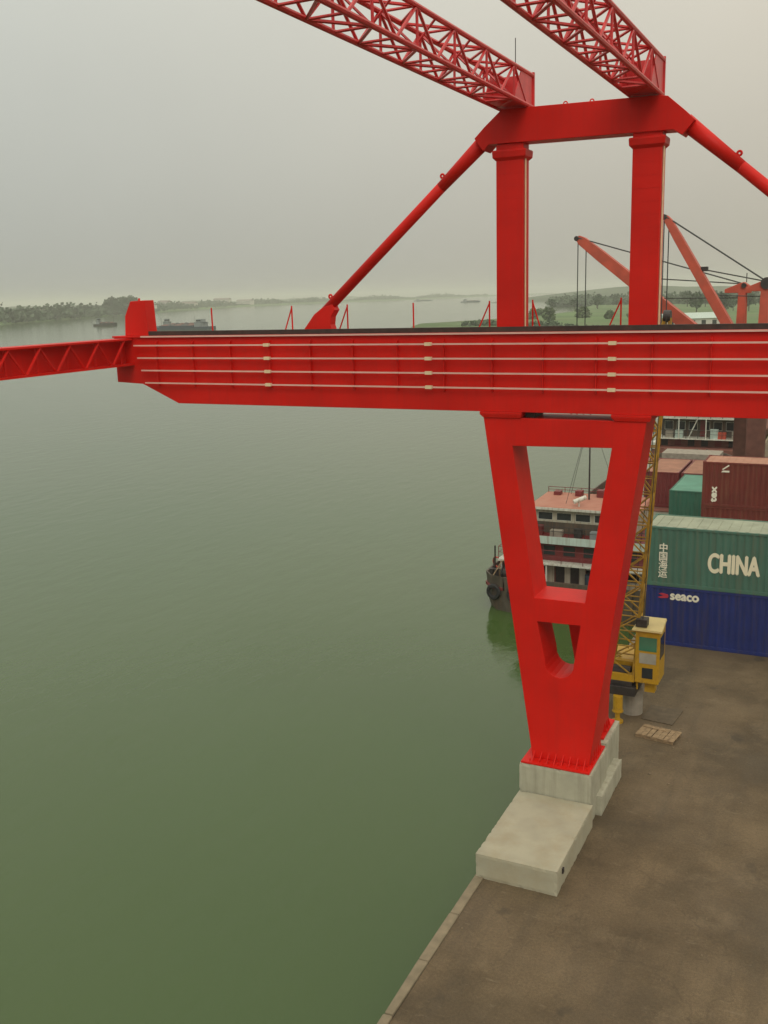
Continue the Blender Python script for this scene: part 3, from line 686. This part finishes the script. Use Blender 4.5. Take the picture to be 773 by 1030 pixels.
for i,(tx,ty) in enumerate(((SC-4.3,51.3),(SC-3.0,51.1),(SC-1.6,51.1),(SC-5.2,54.5),(SC-5.25,58),(SC-5.25,63),(SC-5.25,69))):
    MB().torus((tx,ty,-1.9), (0.25,1,0) if ty < 53 else (1,0,0), 0.36, 0.13).build('tyre_fender', 'tyre', s1)
# stern gear
MB().tube((SC-4.0,52.3,-1.0),(SC-2.9,52.3,-1.0),0.35,14).tube((SC-4.05,52.3,-1.0),(SC-4.0,52.3,-1.0),0.5,14).tube((SC-2.9,52.3,-1.0),(SC-2.85,52.3,-1.0),0.5,14).box(SC-4.1,SC-2.8,52.0,52.6,-1.53,-1.3).build('winch', 'dark', s1)
for bx in (SC-4.6,SC-4.3): MB().tube((bx,51.9,-1.53),(bx,51.9,-0.75),0.11,10).tube((bx,51.9,-0.75),(bx,51.9,-0.68),0.16,10).build('bollard', 'dark', s1)
MB().tube((SC-4.8,53.0,-1.53),(SC-4.8,53.0,0.4),0.05,8).build('flag_staff', 'dark', s1)
MB().torus((SC-4.75,53.3,-0.7),(0.4,1,0.2),0.33,0.06).build('life_ring', 'orange', s1)
for i in range(4): box('deck_crate', SC-4.75+0.5*i, SC-4.35+0.5*i, 53.1+0.2*(i%2), 53.6, -1.53, -1.05+0.12*(i%3), ('wood','greyc','shipmaroon','dark')[i], s1)
# superstructure, three levels
d1 = box('deckhouse', SC-3.7, SC+4.0, 53.2, 58.6, -1.53, -0.30, 'creamw', s1)
windows(d1, SC-3.3, SC-1.7, 53.2, -1.1, -0.62, 2, 0.3)
box('door', SC-1.25, SC-0.65, 53.165, 53.199, -1.5, -0.42, 'dark', d1); box('door', SC-0.3, SC+0.2, 53.165, 53.199, -1.5, -0.42, 'dark', d1)
windows(d1, SC+0.6, SC+3.6, 53.2, -1.1, -0.62, 3, 0.4)
box('deck_edge', SC-4.4, SC+4.4, 52.3, 59.0, -0.298, -0.19, 'white', s1)
for px in (SC-4.2, SC-1.5, SC+1.4, SC+4.2): rod('stanchion', (px,52.4,-1.53), (px,52.4,-0.30), 0.05, 'white', s1)
d2 = box('deckhouse', SC-3.4, SC+3.9, 53.0, 58.2, -0.188, 1.25, 'shipmaroon', s1)
windows(d2, SC-3.0, SC+3.5, 53.0, 0.15, 0.7, 6, 0.5, frame='shipmaroon')
rail(s1, [(SC-4.35,58.8,-0.19),(SC-4.35,52.35,-0.19),(SC+4.35,52.35,-0.19)], 0.75, 'shipmaroon')
box('deck_edge', SC-3.9, SC+4.3, 52.5, 58.8, 1.252, 1.32, 'shipmaroon', s1)
box('wind_board', SC-3.92, SC+4.32, 52.46, 52.495, 0.92, 1.36, 'tealw', s1)
rail(s1, [(SC-3.85,58.6,1.32),(SC-3.85,52.55,1.32),(SC+4.25,52.55,1.32)], 0.6, 'dark', 0.9)
wh = box('wheelhouse', SC-2.6, SC+3.2, 53.5, 57.2, 1.32, 2.80, 'creamw', s1)
windows(wh, SC-2.3, SC+2.9, 53.5, 2.12, 2.52, 5, 0.28)
box('lower_wall', SC-2.62, SC+3.22, 53.47, 53.499, 1.33, 1.98, 'hull', wh)
for i, (px, w_, h_, mm) in enumerate(((-3.3,0.5,0.45,'dark'),(-2.2,0.35,0.55,'shipmaroon'),(-1.4,0.7,0.35,'greyc'),(0.0,0.4,0.5,'dark'),(0.9,0.6,0.4,'bargew'),(2.1,0.5,0.5,'dark'))):
    box('deck_locker', SC+px, SC+px+w_, 52.7, 53.1, 1.322, 1.32+h_, mm, s1)
for i, (px, r_) in enumerate(((-3.9,0.24),(-2.4,0.2),(0.9,0.24),(2.8,0.2))):
    MB().tube((SC+px,52.75,-1.53),(SC+px,52.75,-1.53+r_*3.2),r_,12).build('oil_drum', ('dark','shipmaroon','bargeb','dark')[i], s1)
for i in range(3): MB().torus((SC-4.2+0.35*i,52.55+0.25*(i%2),-0.82+0.07*i),(0.2*i,0.1,1),0.24,0.05).build('rope_coil', ('wood','cable','wood')[i], s1)
MB().path([(SC-4.4,51.5,-1.0),(SC-4.0,51.9,-0.2),(SC-3.2,52.3,0.2),(SC-2.0,52.4,-0.25)], 0.035, 6).build('mooring_rope', 'wood', s1)
for px in (-2.9,-1.2,0.6,2.5): rod('downpipe', (SC+px,53.15,-1.5), (SC+px,53.15,-0.32), 0.03, 'deckp', s1)
rod('awning_pole', (SC-4.6,52.2,-1.5), (SC-4.6,52.2,-0.1), 0.03, 'dark', s1); rod('awning_pole', (SC-3.2,51.6,-1.5), (SC-3.2,51.6,-0.2), 0.03, 'dark', s1)
rf = MB().hexa([(SC-2.9,53.1,2.80),(SC+3.5,53.1,2.80),(SC+3.5,57.2,2.80),(SC-2.9,57.2,2.80),(SC-2.8,53.2,2.92),(SC+3.4,53.2,2.92),(SC+3.4,57.1,3.0),(SC-2.8,57.1,3.0)]).build('wheelhouse_roof', 'roofp', s1)
box('roof_fascia', SC-2.93, SC+3.53, 53.06, 53.095, 2.76, 2.90, 'white', rf)
rail(s1, [(SC-2.75,57.0,2.98),(SC+3.35,57.0,2.98)], 0.35, 'shipmaroon', 1.0)
ms = MB().tube((SC+0.1,55.6,2.9),(SC+0.1,55.6,8.2),0.055,8,0.035).build('mast', 'dark', s1)
rod('yard', (SC-0.7,55.6,6.6),(SC+0.9,55.6,6.6),0.025,'dark',ms)
for q in ((SC-1.3,56.8,2.97),(SC+1.5,56.8,2.97),(SC-0.9,54.2,2.9)): rod('stay', (SC+0.1,55.6,8.0), q, 0.012, 'cable', ms, 4)
sl = MB().tube((SC-0.25,53.5,3.22),(SC+0.35,53.9,3.46),0.13,14).tube((SC,53.7,2.9),(SC,53.7,3.25),0.05,8).build('searchlight', 'white', s1, smooth=False)
MB().tube((SC+2.2,56.6,2.97),(SC+2.2,56.6,3.8),0.35,14,0.28).build('funnel', 'shipmaroon', s1)
for i in range(3): box('roof_box', SC-2.2+1.3*i, SC-1.8+1.3*i, 56.2, 56.7, 2.97, 3.2+0.1*i, 'shipmaroon', s1)
# cargo hold
co = MB().box(SC-4.1,SC+4.1,60,60.2,-1.53,-0.7).box(SC-4.1,SC+4.1,92.8,93,-1.53,-0.7).box(SC-4.1,SC-3.9,60.2,92.8,-1.53,-0.7).box(SC+3.9,SC+4.1,60.2,92.8,-1.53,-0.7).build('hatch_coaming', 'hull', s1)
for i in range(10): box('hatch_cover', SC-4.0, SC+4.0, 60.22+i*3.25, 63.42+i*3.25, -0.82, -0.70+0.06*(i%2), 'hatch' if i % 3 else 'deckp', s1)
box('forecastle', SC-2.6, SC+2.6, 93.6, 96.4, -1.53, -0.3, 'greyc', s1)
container(-11.0, 64.8, -0.62, 6.06, 'y', 'teal', 'tealroof', 'short teal container end-on on the vessel beside the maroon stack')
container(-13.9, 71.2, -0.62, 6.06, 'y', 'shipmaroon', 'maroonroof', 'dark red container on the vessel behind the teal one, beside the yellow boom')
container(-11.3, 71.2, -0.62, 6.06, 'y', 'shipmaroon', 'maroonroof', 'dark red container on the vessel directly behind the teal one')

# second vessel, farther along the quay
s2 = thing('moored_vessel', (-15.4,125,-3), 'farther moored vessel with white deck edges below the red girder', 'boat')
S2 = -15.3
hull([(106.5,4.4),(107.2,5.0),(109,5.3),(150,5.3),(156,3.6),(160,0.4)], -1.9, WATER_Z, -4.2, S2, 'hull', 'deckp', s2)
for k2,(z0,z1,ins,wallm) in enumerate(((-1.898,-1.0,0.4,'deckp'),(-0.9,1.18,0.7,'hull'),(1.29,3.4,1.2,'white'))):  # middle level's dark wall colour paints the shaded interior of an open deck
    dh = box('deckhouse', S2-4.9+ins, S2+4.6-ins, 108.4+ins, 118, z0, z1-0.002, wallm, s2)
    box('deck_edge', S2-5.3+ins*0.3, S2+4.9-ins*0.3, 107.3+ins*0.3, 118.6, z1, z1+0.10, 'white', s2)
    if k2 == 0:
        for i in range(6): box('door', S2-4.2+i*1.4, S2-3.5+i*1.4, 108.4+ins-0.03, 108.4+ins-0.001, z0+0.02, z1-0.15, ('dark','shipmaroon','glass')[i%3], dh)
    else:
        windows(dh, S2-3.9, S2+3.3, 108.4+ins, z0+0.75, z1-0.45, 6, 0.45)
        box('door', S2-0.2, S2+0.4, 108.4+ins-0.05, 108.4+ins-0.037, z0+0.05, z1-0.3, 'shipmaroon', dh)
        rail(s2, [(S2-5.1,118,z0),(S2-5.1,107.5,z0),(S2+4.7,107.5,z0),(S2+4.7,118,z0)], 0.9, 'dark', 1.3, 0.03)
for px in (S2-4.9,S2-2.2,S2+0.6,S2+4.4):
    rod('stanchion', (px,107.5,-0.9), (px,107.5,1.18), 0.06, 'white', s2)
rod('ladder', (S2-1.2,107.6,-0.9), (S2-0.3,107.6,1.18), 0.06, 'white', s2)
for i,(px,mm) in enumerate(((S2-3.6,'greyc'),(S2-2.6,'tealw'),(S2+1.0,'tealw'),(S2+1.8,'orange'),(S2+3.2,'greyc'))): box('deck_locker', px, px+0.8, 107.7, 108.3, -0.9, -0.9+0.7+0.15*(i%3), mm, s2)
MB().tube((S2-4.5,107.0,-2.0),(S2-4.5,107.0,-1.3),0.42,14).tube((S2-4.5,107.0,-1.3),(S2-4.5,107.0,-1.1),0.42,14,0.1).build('white_drum', 'white', s2)
box('hatch_cover', S2-4.3, S2+4.3, 121, 148, -1.9, -0.8, 'hatch', s2)

# barges and boats out on the river
def barge(cx, cy, L, W, ang, label, hm, house_at=0.42, group='boats out on the hazy river', h=1.6):
    t = thing('river_barge', (cx,cy,WATER_Z), label, 'boat', group)
    t.rotation_euler.z = ang; ORG[t.name] = (0,0,0)
    n = L/2; w = W/2
    MB().loft([[(x,-hw,0.0+up*0.3-0.5),(x,hw,0.0+up*0.3-0.5),(x,hw,h+up),(x,-hw,h+up)] for x,hw,up in ((-n,w*0.75,0.15),(-n*0.92,w,0),(n*0.8,w,0),(n*0.93,w*0.7,0.5),(n,w*0.15,1.0))]).build('hull', hm, t)
    hx = n*house_at*2-n if False else -n*0.75
    dh = MB().box(hx,hx+L*0.14,-w*0.7,w*0.7,h,h+2.5).build('deckhouse', 'bargew', t)
    MB().box(hx-0.3,hx+L*0.14+0.3,-w*0.75,w*0.75,h+2.5,h+2.7).build('roof', 'bargeb', dh)
    MB().box(hx+L*0.03,hx+L*0.11,-w*0.6,w*0.6,h+2.7,h+4.7).build('wheelhouse', 'bargew', dh)
    MB().box(hx+L*0.03+0.3,hx+L*0.11+0.05,-w*0.62,w*0.62,h+3.4,h+4.2).build('window', 'glass', dh)
    MB().box(-n*0.42,n*0.72,-w*0.8,w*0.8,h,h+0.9).build('coaming', hm, t)
    for i in range(5):
        x0 = -n*0.4+i*n*0.22; MB().loft([[(x0,-w*0.7,h+0.9),(x0+n*0.2,-w*0.7,h+0.9),(x0+n*0.2,w*0.7,h+0.9),(x0,w*0.7,h+0.9)],[(x0+n*0.05,-w*0.2,h+1.7+0.3*(i%2)),(x0+n*0.15,-w*0.2,h+1.7),(x0+n*0.15,w*0.2,h+1.7),(x0+n*0.05,w*0.2,h+1.7)]]).build('cargo_heap', 'dark' if i % 2 else 'browncol', t)
    MB().tube((n*0.75,0,h),(n*0.75,0,h+6),0.12,6).build('mast', 'dark', t)
    return t
barge(-402,527,46,9,math.pi+0.03,'long blue-grey barge low in the water just above the girder, with deckhouse','bargeb')
barge(-430,560,30,7,0.3,'dark barge close behind the long blue-grey one','dark')
barge(-560,632,20,6,0.2,'small dark boat beside the tall red end stop','dark')
barge(-700,1830,42,9,0.9,'faint boat in the haze between the railing posts and the tower','bargeb')
barge(-1060,2420,50,10,0.7,'very faint distant boat in the haze of the far reach','bargeb')

# ------------------------------------------------------------------ harbour cranes behind the containers
def harbour_crane(x, y, heel, tip, colw, label, colm, headz, mast, bs=1.0, sheave=0.34):
    t = thing('harbour_crane', (x,y,0), label, 'crane', 'orange harbour cranes')
    MB().loft([[(x-w,y-w,z),(x+w,y-w,z),(x+w,y+w,z),(x-w,y+w,z)] for w,z in ((colw*1.3,0.0),(colw*1.2,1.2),(colw,1.5),(colw,8.2))]).build('column', colm, t, bevel=0.04)
    MB().tube((x,y,8.2),(x,y,8.6),colw*1.5,20).build('slewing_ring', 'dark', t)
    hs = box('machine_house', x-1.0, x+1.7, y-1.1, y+1.1, 8.6, 10.4, 'orange', t, bevel=0.05)
    for i in range(3): box('window', x-0.8+i*0.8, x-0.2+i*0.8, y-1.112, y-1.08, 9.3, 10.0, 'glass', hs)
    cbx = box('cab', x-2.0, x-1.02, y-1.2, y-0.1, 8.8, 10.5, 'orange', t, bevel=0.04)
    box('window', x-1.9, x-1.12, y-1.212, y-1.18, 9.4, 10.3, 'glass', cbx); box('window', x-2.012, x-1.98, y-1.1, y-0.2, 9.4, 10.3, 'glass', cbx)
    # mast (A-frame)
    ma = MB()
    for sy in (-0.55,0.55):
        ma.hexa([(x+mast-0.32,y+sy-0.14,10.4),(x+mast+0.32,y+sy-0.14,10.4),(x+mast+0.32,y+sy+0.14,10.4),(x+mast-0.32,y+sy+0.14,10.4),(x+mast-0.22,y+sy*0.7-0.12,headz),(x+mast+0.22,y+sy*0.7-0.12,headz),(x+mast+0.22,y+sy*0.7+0.12,headz),(x+mast-0.22,y+sy*0.7+0.12,headz)])
    ma.build('mast', 'orange', t)
    hd = MB().prism([(x+mast-1.1,headz-0.25),(x+mast+0.5,headz-0.3),(x+mast+0.55,headz+0.1),(x+mast+0.1,headz+0.42),(x+mast-0.1,headz+0.38),(x+mast-1.1,headz-0.02)], y-0.5, y+0.5, 'y').build('mast_head', 'orange', t, bevel=0.03)
    MB().tube((x+mast+0.1,y-0.62,headz+0.2),(x+mast+0.1,y+0.62,headz+0.2),sheave,16).build('sheave', 'dark', hd)
    rod('aerial', (x+mast+0.2,y,headz+0.4), (x+mast+0.2,y,headz+1.0), 0.03, 'dark', hd)
    # box boom
    a, b = Vector(heel), Vector(tip); d = (b-a).normalized(); up = Vector((-d.z,0,d.x)); up = up if up.z > 0 else -up; sd = Vector((0,1,0))
    rings = []
    for tt, hh, ww in ((0,0.22,0.6),(0.08,0.42,0.55),(0.85,0.36,0.36),(0.97,0.30,0.30),(1,0.18,0.26)):
        c = a.lerp(b,tt); hh *= bs; rings.append([c-sd*ww-up*hh, c+sd*ww-up*hh, c+sd*ww+up*hh, c-sd*ww+up*hh])
    bo = MB().loft(rings).build('boom', 'orange', t, bevel=0.02)
    MB().tube(b-sd*0.3-up*0.08, b+sd*0.3-up*0.08, 0.17, 14).build('tip_sheave', 'dark', bo)
    q = a.lerp(b,0.62)+up*0.42; MB().box(q.x-0.2,q.x+0.2,q.y-0.2,q.y+0.2,q.z-0.1,q.z+0.18).build('guide_roller', 'dark', bo)
    head = Vector((x+mast+0.05,y,headz+0.3))
    for sy in (-0.3,0.3): rod('luffing_cable', b+sd*sy, head+sd*sy, 0.035, 'cable', t, 5)
    rod('luffing_cable', q, head, 0.04, 'cable', t, 5)
    rod('luffing_cable', a.lerp(b,0.45)+up*0.4, head-Vector((0,0,0.9)), 0.03, 'cable', t, 5)
    for k3,dx in enumerate((0.15,0.75)):
        p = b.lerp(a, 0.012+0.055*k3) - up*0.2; rod('hoist_cable', p, (p.x,p.y,p.z-11-2*k3), 0.035, 'cable', t, 5)
    hk = b - up*0.2 - Vector((0,0,11.2))
    MB().box(hk.x-0.25,hk.x+0.25,hk.y-0.15,hk.y+0.15,hk.z-0.6,hk.z+0.1).torus((hk.x,hk.y,hk.z-0.85),(0,1,0),0.22,0.06).build('hook_block', 'dark', t)
    return t
harbour_crane(-7.3, 70, (-8.1,69.2,10.2), (-18.5,69.2,18.5), 0.42, 'orange-red harbour crane with its boom reaching low over the water behind the tower post', 'browncol', 14.75, -0.3, 1.0, 0.16)
harbour_crane(-5.95, 66, (-6.35,65.2,10.0), (-11.85,65.2,19.3), 0.55, 'orange-red harbour crane with the steeper boom, nearest the picture edge', 'browncol', 14.85, 0.1, 0.72, 0.36)

# ------------------------------------------------------------------ trees and buildings across the water
def crown_mesh(name, rx, rz, n, leaf, m, seed):
    rnd = random.Random(seed); mb = MB(); cl = []
    for i in range(15):
        t = rnd.uniform(0, 2*math.pi); r = rnd.uniform(0.15, 0.8); z = rnd.uniform(0.15, 1.0)
        cl.append(Vector((rx*r*math.cos(t)*(1.15-0.6*z), rx*r*math.sin(t)*(1.15-0.6*z), rz*z)))
    for i in range(n):
        c = rnd.choice(cl); d = Vector((rnd.gauss(0,1), rnd.gauss(0,1), rnd.gauss(0,0.8))).normalized()*rx*rnd.uniform(0.18, 0.40)
        p = c + d; u = Vector((rnd.gauss(0,1),rnd.gauss(0,1),rnd.gauss(0,1))).normalized(); w = u.orthogonal().normalized(); s = leaf*rnd.uniform(0.6,1.3)
        mb.add([p-u*s, p+w*s*0.7, p+u*s, p-w*s*0.7], [(0,1,2,3)])
    return mb.mesh(name, m)
def trunk_mesh(name, h, r, seed):
    rnd = random.Random(seed); mb = MB().tube((0,0,-0.5),(0.1,0,h*0.55),r,8,r*0.6).tube((0.1,0,h*0.55),(0.0,0.1,h*0.9),r*0.6,6,r*0.2)
    for i in range(5):
        t = rnd.uniform(0,2*math.pi); z = h*rnd.uniform(0.3,0.7); mb.tube((0.05,0,z),(math.cos(t)*h*0.22,math.sin(t)*h*0.22,z+h*0.2),r*0.35,5,r*0.12)
    return mb.mesh(name, 'bark')
CR = [crown_mesh('crown', 4.6, 7.5, 620, 0.75, 'leaf', 10+i) for i in range(4)]
BU = [crown_mesh('crown', 4.2, 4.2, 620, 0.6, 'leaf2', 30+i) for i in range(3)]
TR = trunk_mesh('trunk', 9.0, 0.35, 5)
def tree(x, y, z, s, label, group, kind=0, name='broadleaf_tree'):
    t = thing(name, (x,y,z), label, 'tree' if kind == 0 else 'bush', group)
    c = bpy.data.objects.new('crown', random.choice(CR if kind == 0 else BU)); COL.objects.link(c); c.parent = t
    tr = bpy.data.objects.new('trunk', TR); COL.objects.link(tr); tr.parent = t
    c.location.z = 2.6 if kind == 0 else 0.2
    if kind: tr.scale = (0.5,0.5,0.4)
    t.scale = (s*random.uniform(0.9,1.25), s*random.uniform(0.9,1.25), s); t.rotation_euler.z = random.uniform(0,6.28)
    return t
for i in range(11):                          # the dark clump on the far bank
    f = i/10; tree(-945-62*f+random.uniform(-8,8), 1120+85*f*0.2+random.uniform(-10,30), -0.6, random.uniform(1.5,2.3), 'tall hazy tree in the dark clump on the far bank', 'trees of the dark clump on the far bank')
for i in range(16):
    f = i/15; tree(-800-110*f+random.uniform(-6,6), 735+230*f+random.uniform(0,30), -0.6, random.uniform(0.6,1.2), 'hazy tree low along the far bank at the picture edge', 'trees along the far bank')
for i in range(24):                          # trees on the near bank beyond the quay
    x = random.uniform(-262,-60); tree(x, 880+random.uniform(-70,140), -1.2, random.uniform(0.7,1.15), 'dark tree in the belt across the green bank behind the tower', 'trees on the green bank')
for i in range(10):
    x = random.uniform(-60,-12); tree(x*1.6, 620+random.uniform(-40,120), -1.2, random.uniform(0.8,1.2), 'dark green tree behind the harbour cranes', 'trees behind the harbour cranes')
for (x,y,s) in ((-176,560,1.1),(-160,540,1.3),(-150,575,1.2),(-128,545,0.9),(-196,640,0.9),(-110,520,0.8),(-84,470,0.7)):
    tree(x, y, -1.2, s, 'round bush on the grassy bank between the tower posts', 'bushes on the grassy bank', 1, 'round_bush')
# wooded masses too far off to tell apart
def wood(name, pts, n, h, spread, leaf, label):
    mb = MB(); rnd = random.Random(3)
    clumps = []
    for i in range(int(n/14)):
        t = rnd.random()*(len(pts)-1); k = int(t); a, b = Vector(pts[k]), Vector(pts[k+1]); p = a.lerp(b, t-k)
        clumps.append((p.x+rnd.uniform(-spread,spread)*0.6-spread*0.5, p.y+rnd.uniform(-0.3,1)*spread, rnd.uniform(0.4,1.0)*h*(0.6+0.4*math.sin(t*9))))
    for x, y, hh in clumps:
        for j in range(14):
            p = Vector((x+rnd.gauss(0,hh*0.45), y+rnd.gauss(0,hh*0.45), -1+abs(rnd.gauss(0.5,0.28))*hh)); u = Vector((rnd.gauss(0,1),rnd.gauss(0,1),rnd.gauss(0,1))).normalized(); w = u.orthogonal().normalized(); s = leaf*rnd.uniform(0.6,1.4)
            mb.add([p-u*s, p+w*s, p+u*s, p-w*s], [(0,1,2,3)])
    o = mb.build(name, 'leaf'); return tag(o, label, None, None, 'stuff')
wood('far_bank_woods', [(-800,720),(-900,910),(-1010,1120),(-1250,1590),(-1480,2160),(-1540,2660),(-1520,3300),(-1540,4200)], 52000, 15, 55, 2.4, 'hazy belt of woods along the far bank')
wood('near_bank_woods', [(-330,1280),(-290,1120),(-200,1020),(-100,960),(40,900),(240,860),(420,820)], 30000, 10, 40, 1.7, 'hazy belt of woods behind the green bank')
wood('reed_beds', [(-180,478),(-120,430),(-60,330),(-25,230)], 5200, 2.6, 10, 0.7, 'rough green scrub along the near shore')
def house(x, y, z, w, d, h, ang, label, group, storeys=2, roof='tile'):
    t = thing('pale_building', (x,y,z), label, 'building', group); t.rotation_euler.z = ang; ORG[t.name] = (0,0,0)
    MB().box(-w/2,w/2,-d/2,d/2,-1,h).build('wall', 'house', t)
    MB().prism([(-d/2-0.6,h),(d/2+0.6,h),(0,h+d*0.22)], -w/2-0.5, w/2+0.5, 'x').build('roof', roof, t)
    n = max(2,int(w/4))
    for s_ in range(storeys):
        for i in range(n):
            a = -w/2+(i+0.3)*w/n; zz = 1.0+s_*h/storeys
            MB().box(a,a+w/n*0.4,-d/2-0.05,-d/2+0.1,zz,zz+h/storeys*0.5).build('window', 'glass', t)
    return t
for (x,y,w,h) in ((-1060,1250,28,10),(-1110,1330,20,14),(-1170,1450,36,10),(-1250,1600,30,15),(-1330,1780,44,11),(-1420,2040,44,17),(-1480,2230,54,12),(-890,905,18,8)):
    house(x-22, y+14, -0.6, w, 14, h, random.uniform(-0.5,0.2), 'pale building standing among the far bank woods', 'buildings on the far bank', 2)
house(-28.5, 215, -1.2, 5.5, 4, 2.6, 0.2, 'small white hut on the grass beneath the steeper orange boom', None, 1, 'house')
house(-66, 420, -1.2, 22, 10, 3.5, 0.5, 'long low shed with pale roof on the green bank behind the lower boom', None, 1, 'tealw')

# ------------------------------------------------------------------ haze: one even body of air round everything
hz = bpy.data.materials.new('haze_air'); hz.use_nodes = True
n, l = hz.node_tree.nodes, hz.node_tree.links
n.remove(n['Principled BSDF'])
pv = n.new('ShaderNodeVolumePrincipled'); pv.inputs['Color'].default_value = (0.90, 0.91, 0.86, 1); pv.inputs['Density'].default_value = 0.00028; pv.inputs['Anisotropy'].default_value = 0.0
l.new(pv.outputs[0], n['Material Output'].inputs['Volume'])
haze = MB().box(-9100, 9100, -3100, 9100, -8.0, 50).build('haze', hz); tag(haze, 'pale river haze', None, None, 'stuff')
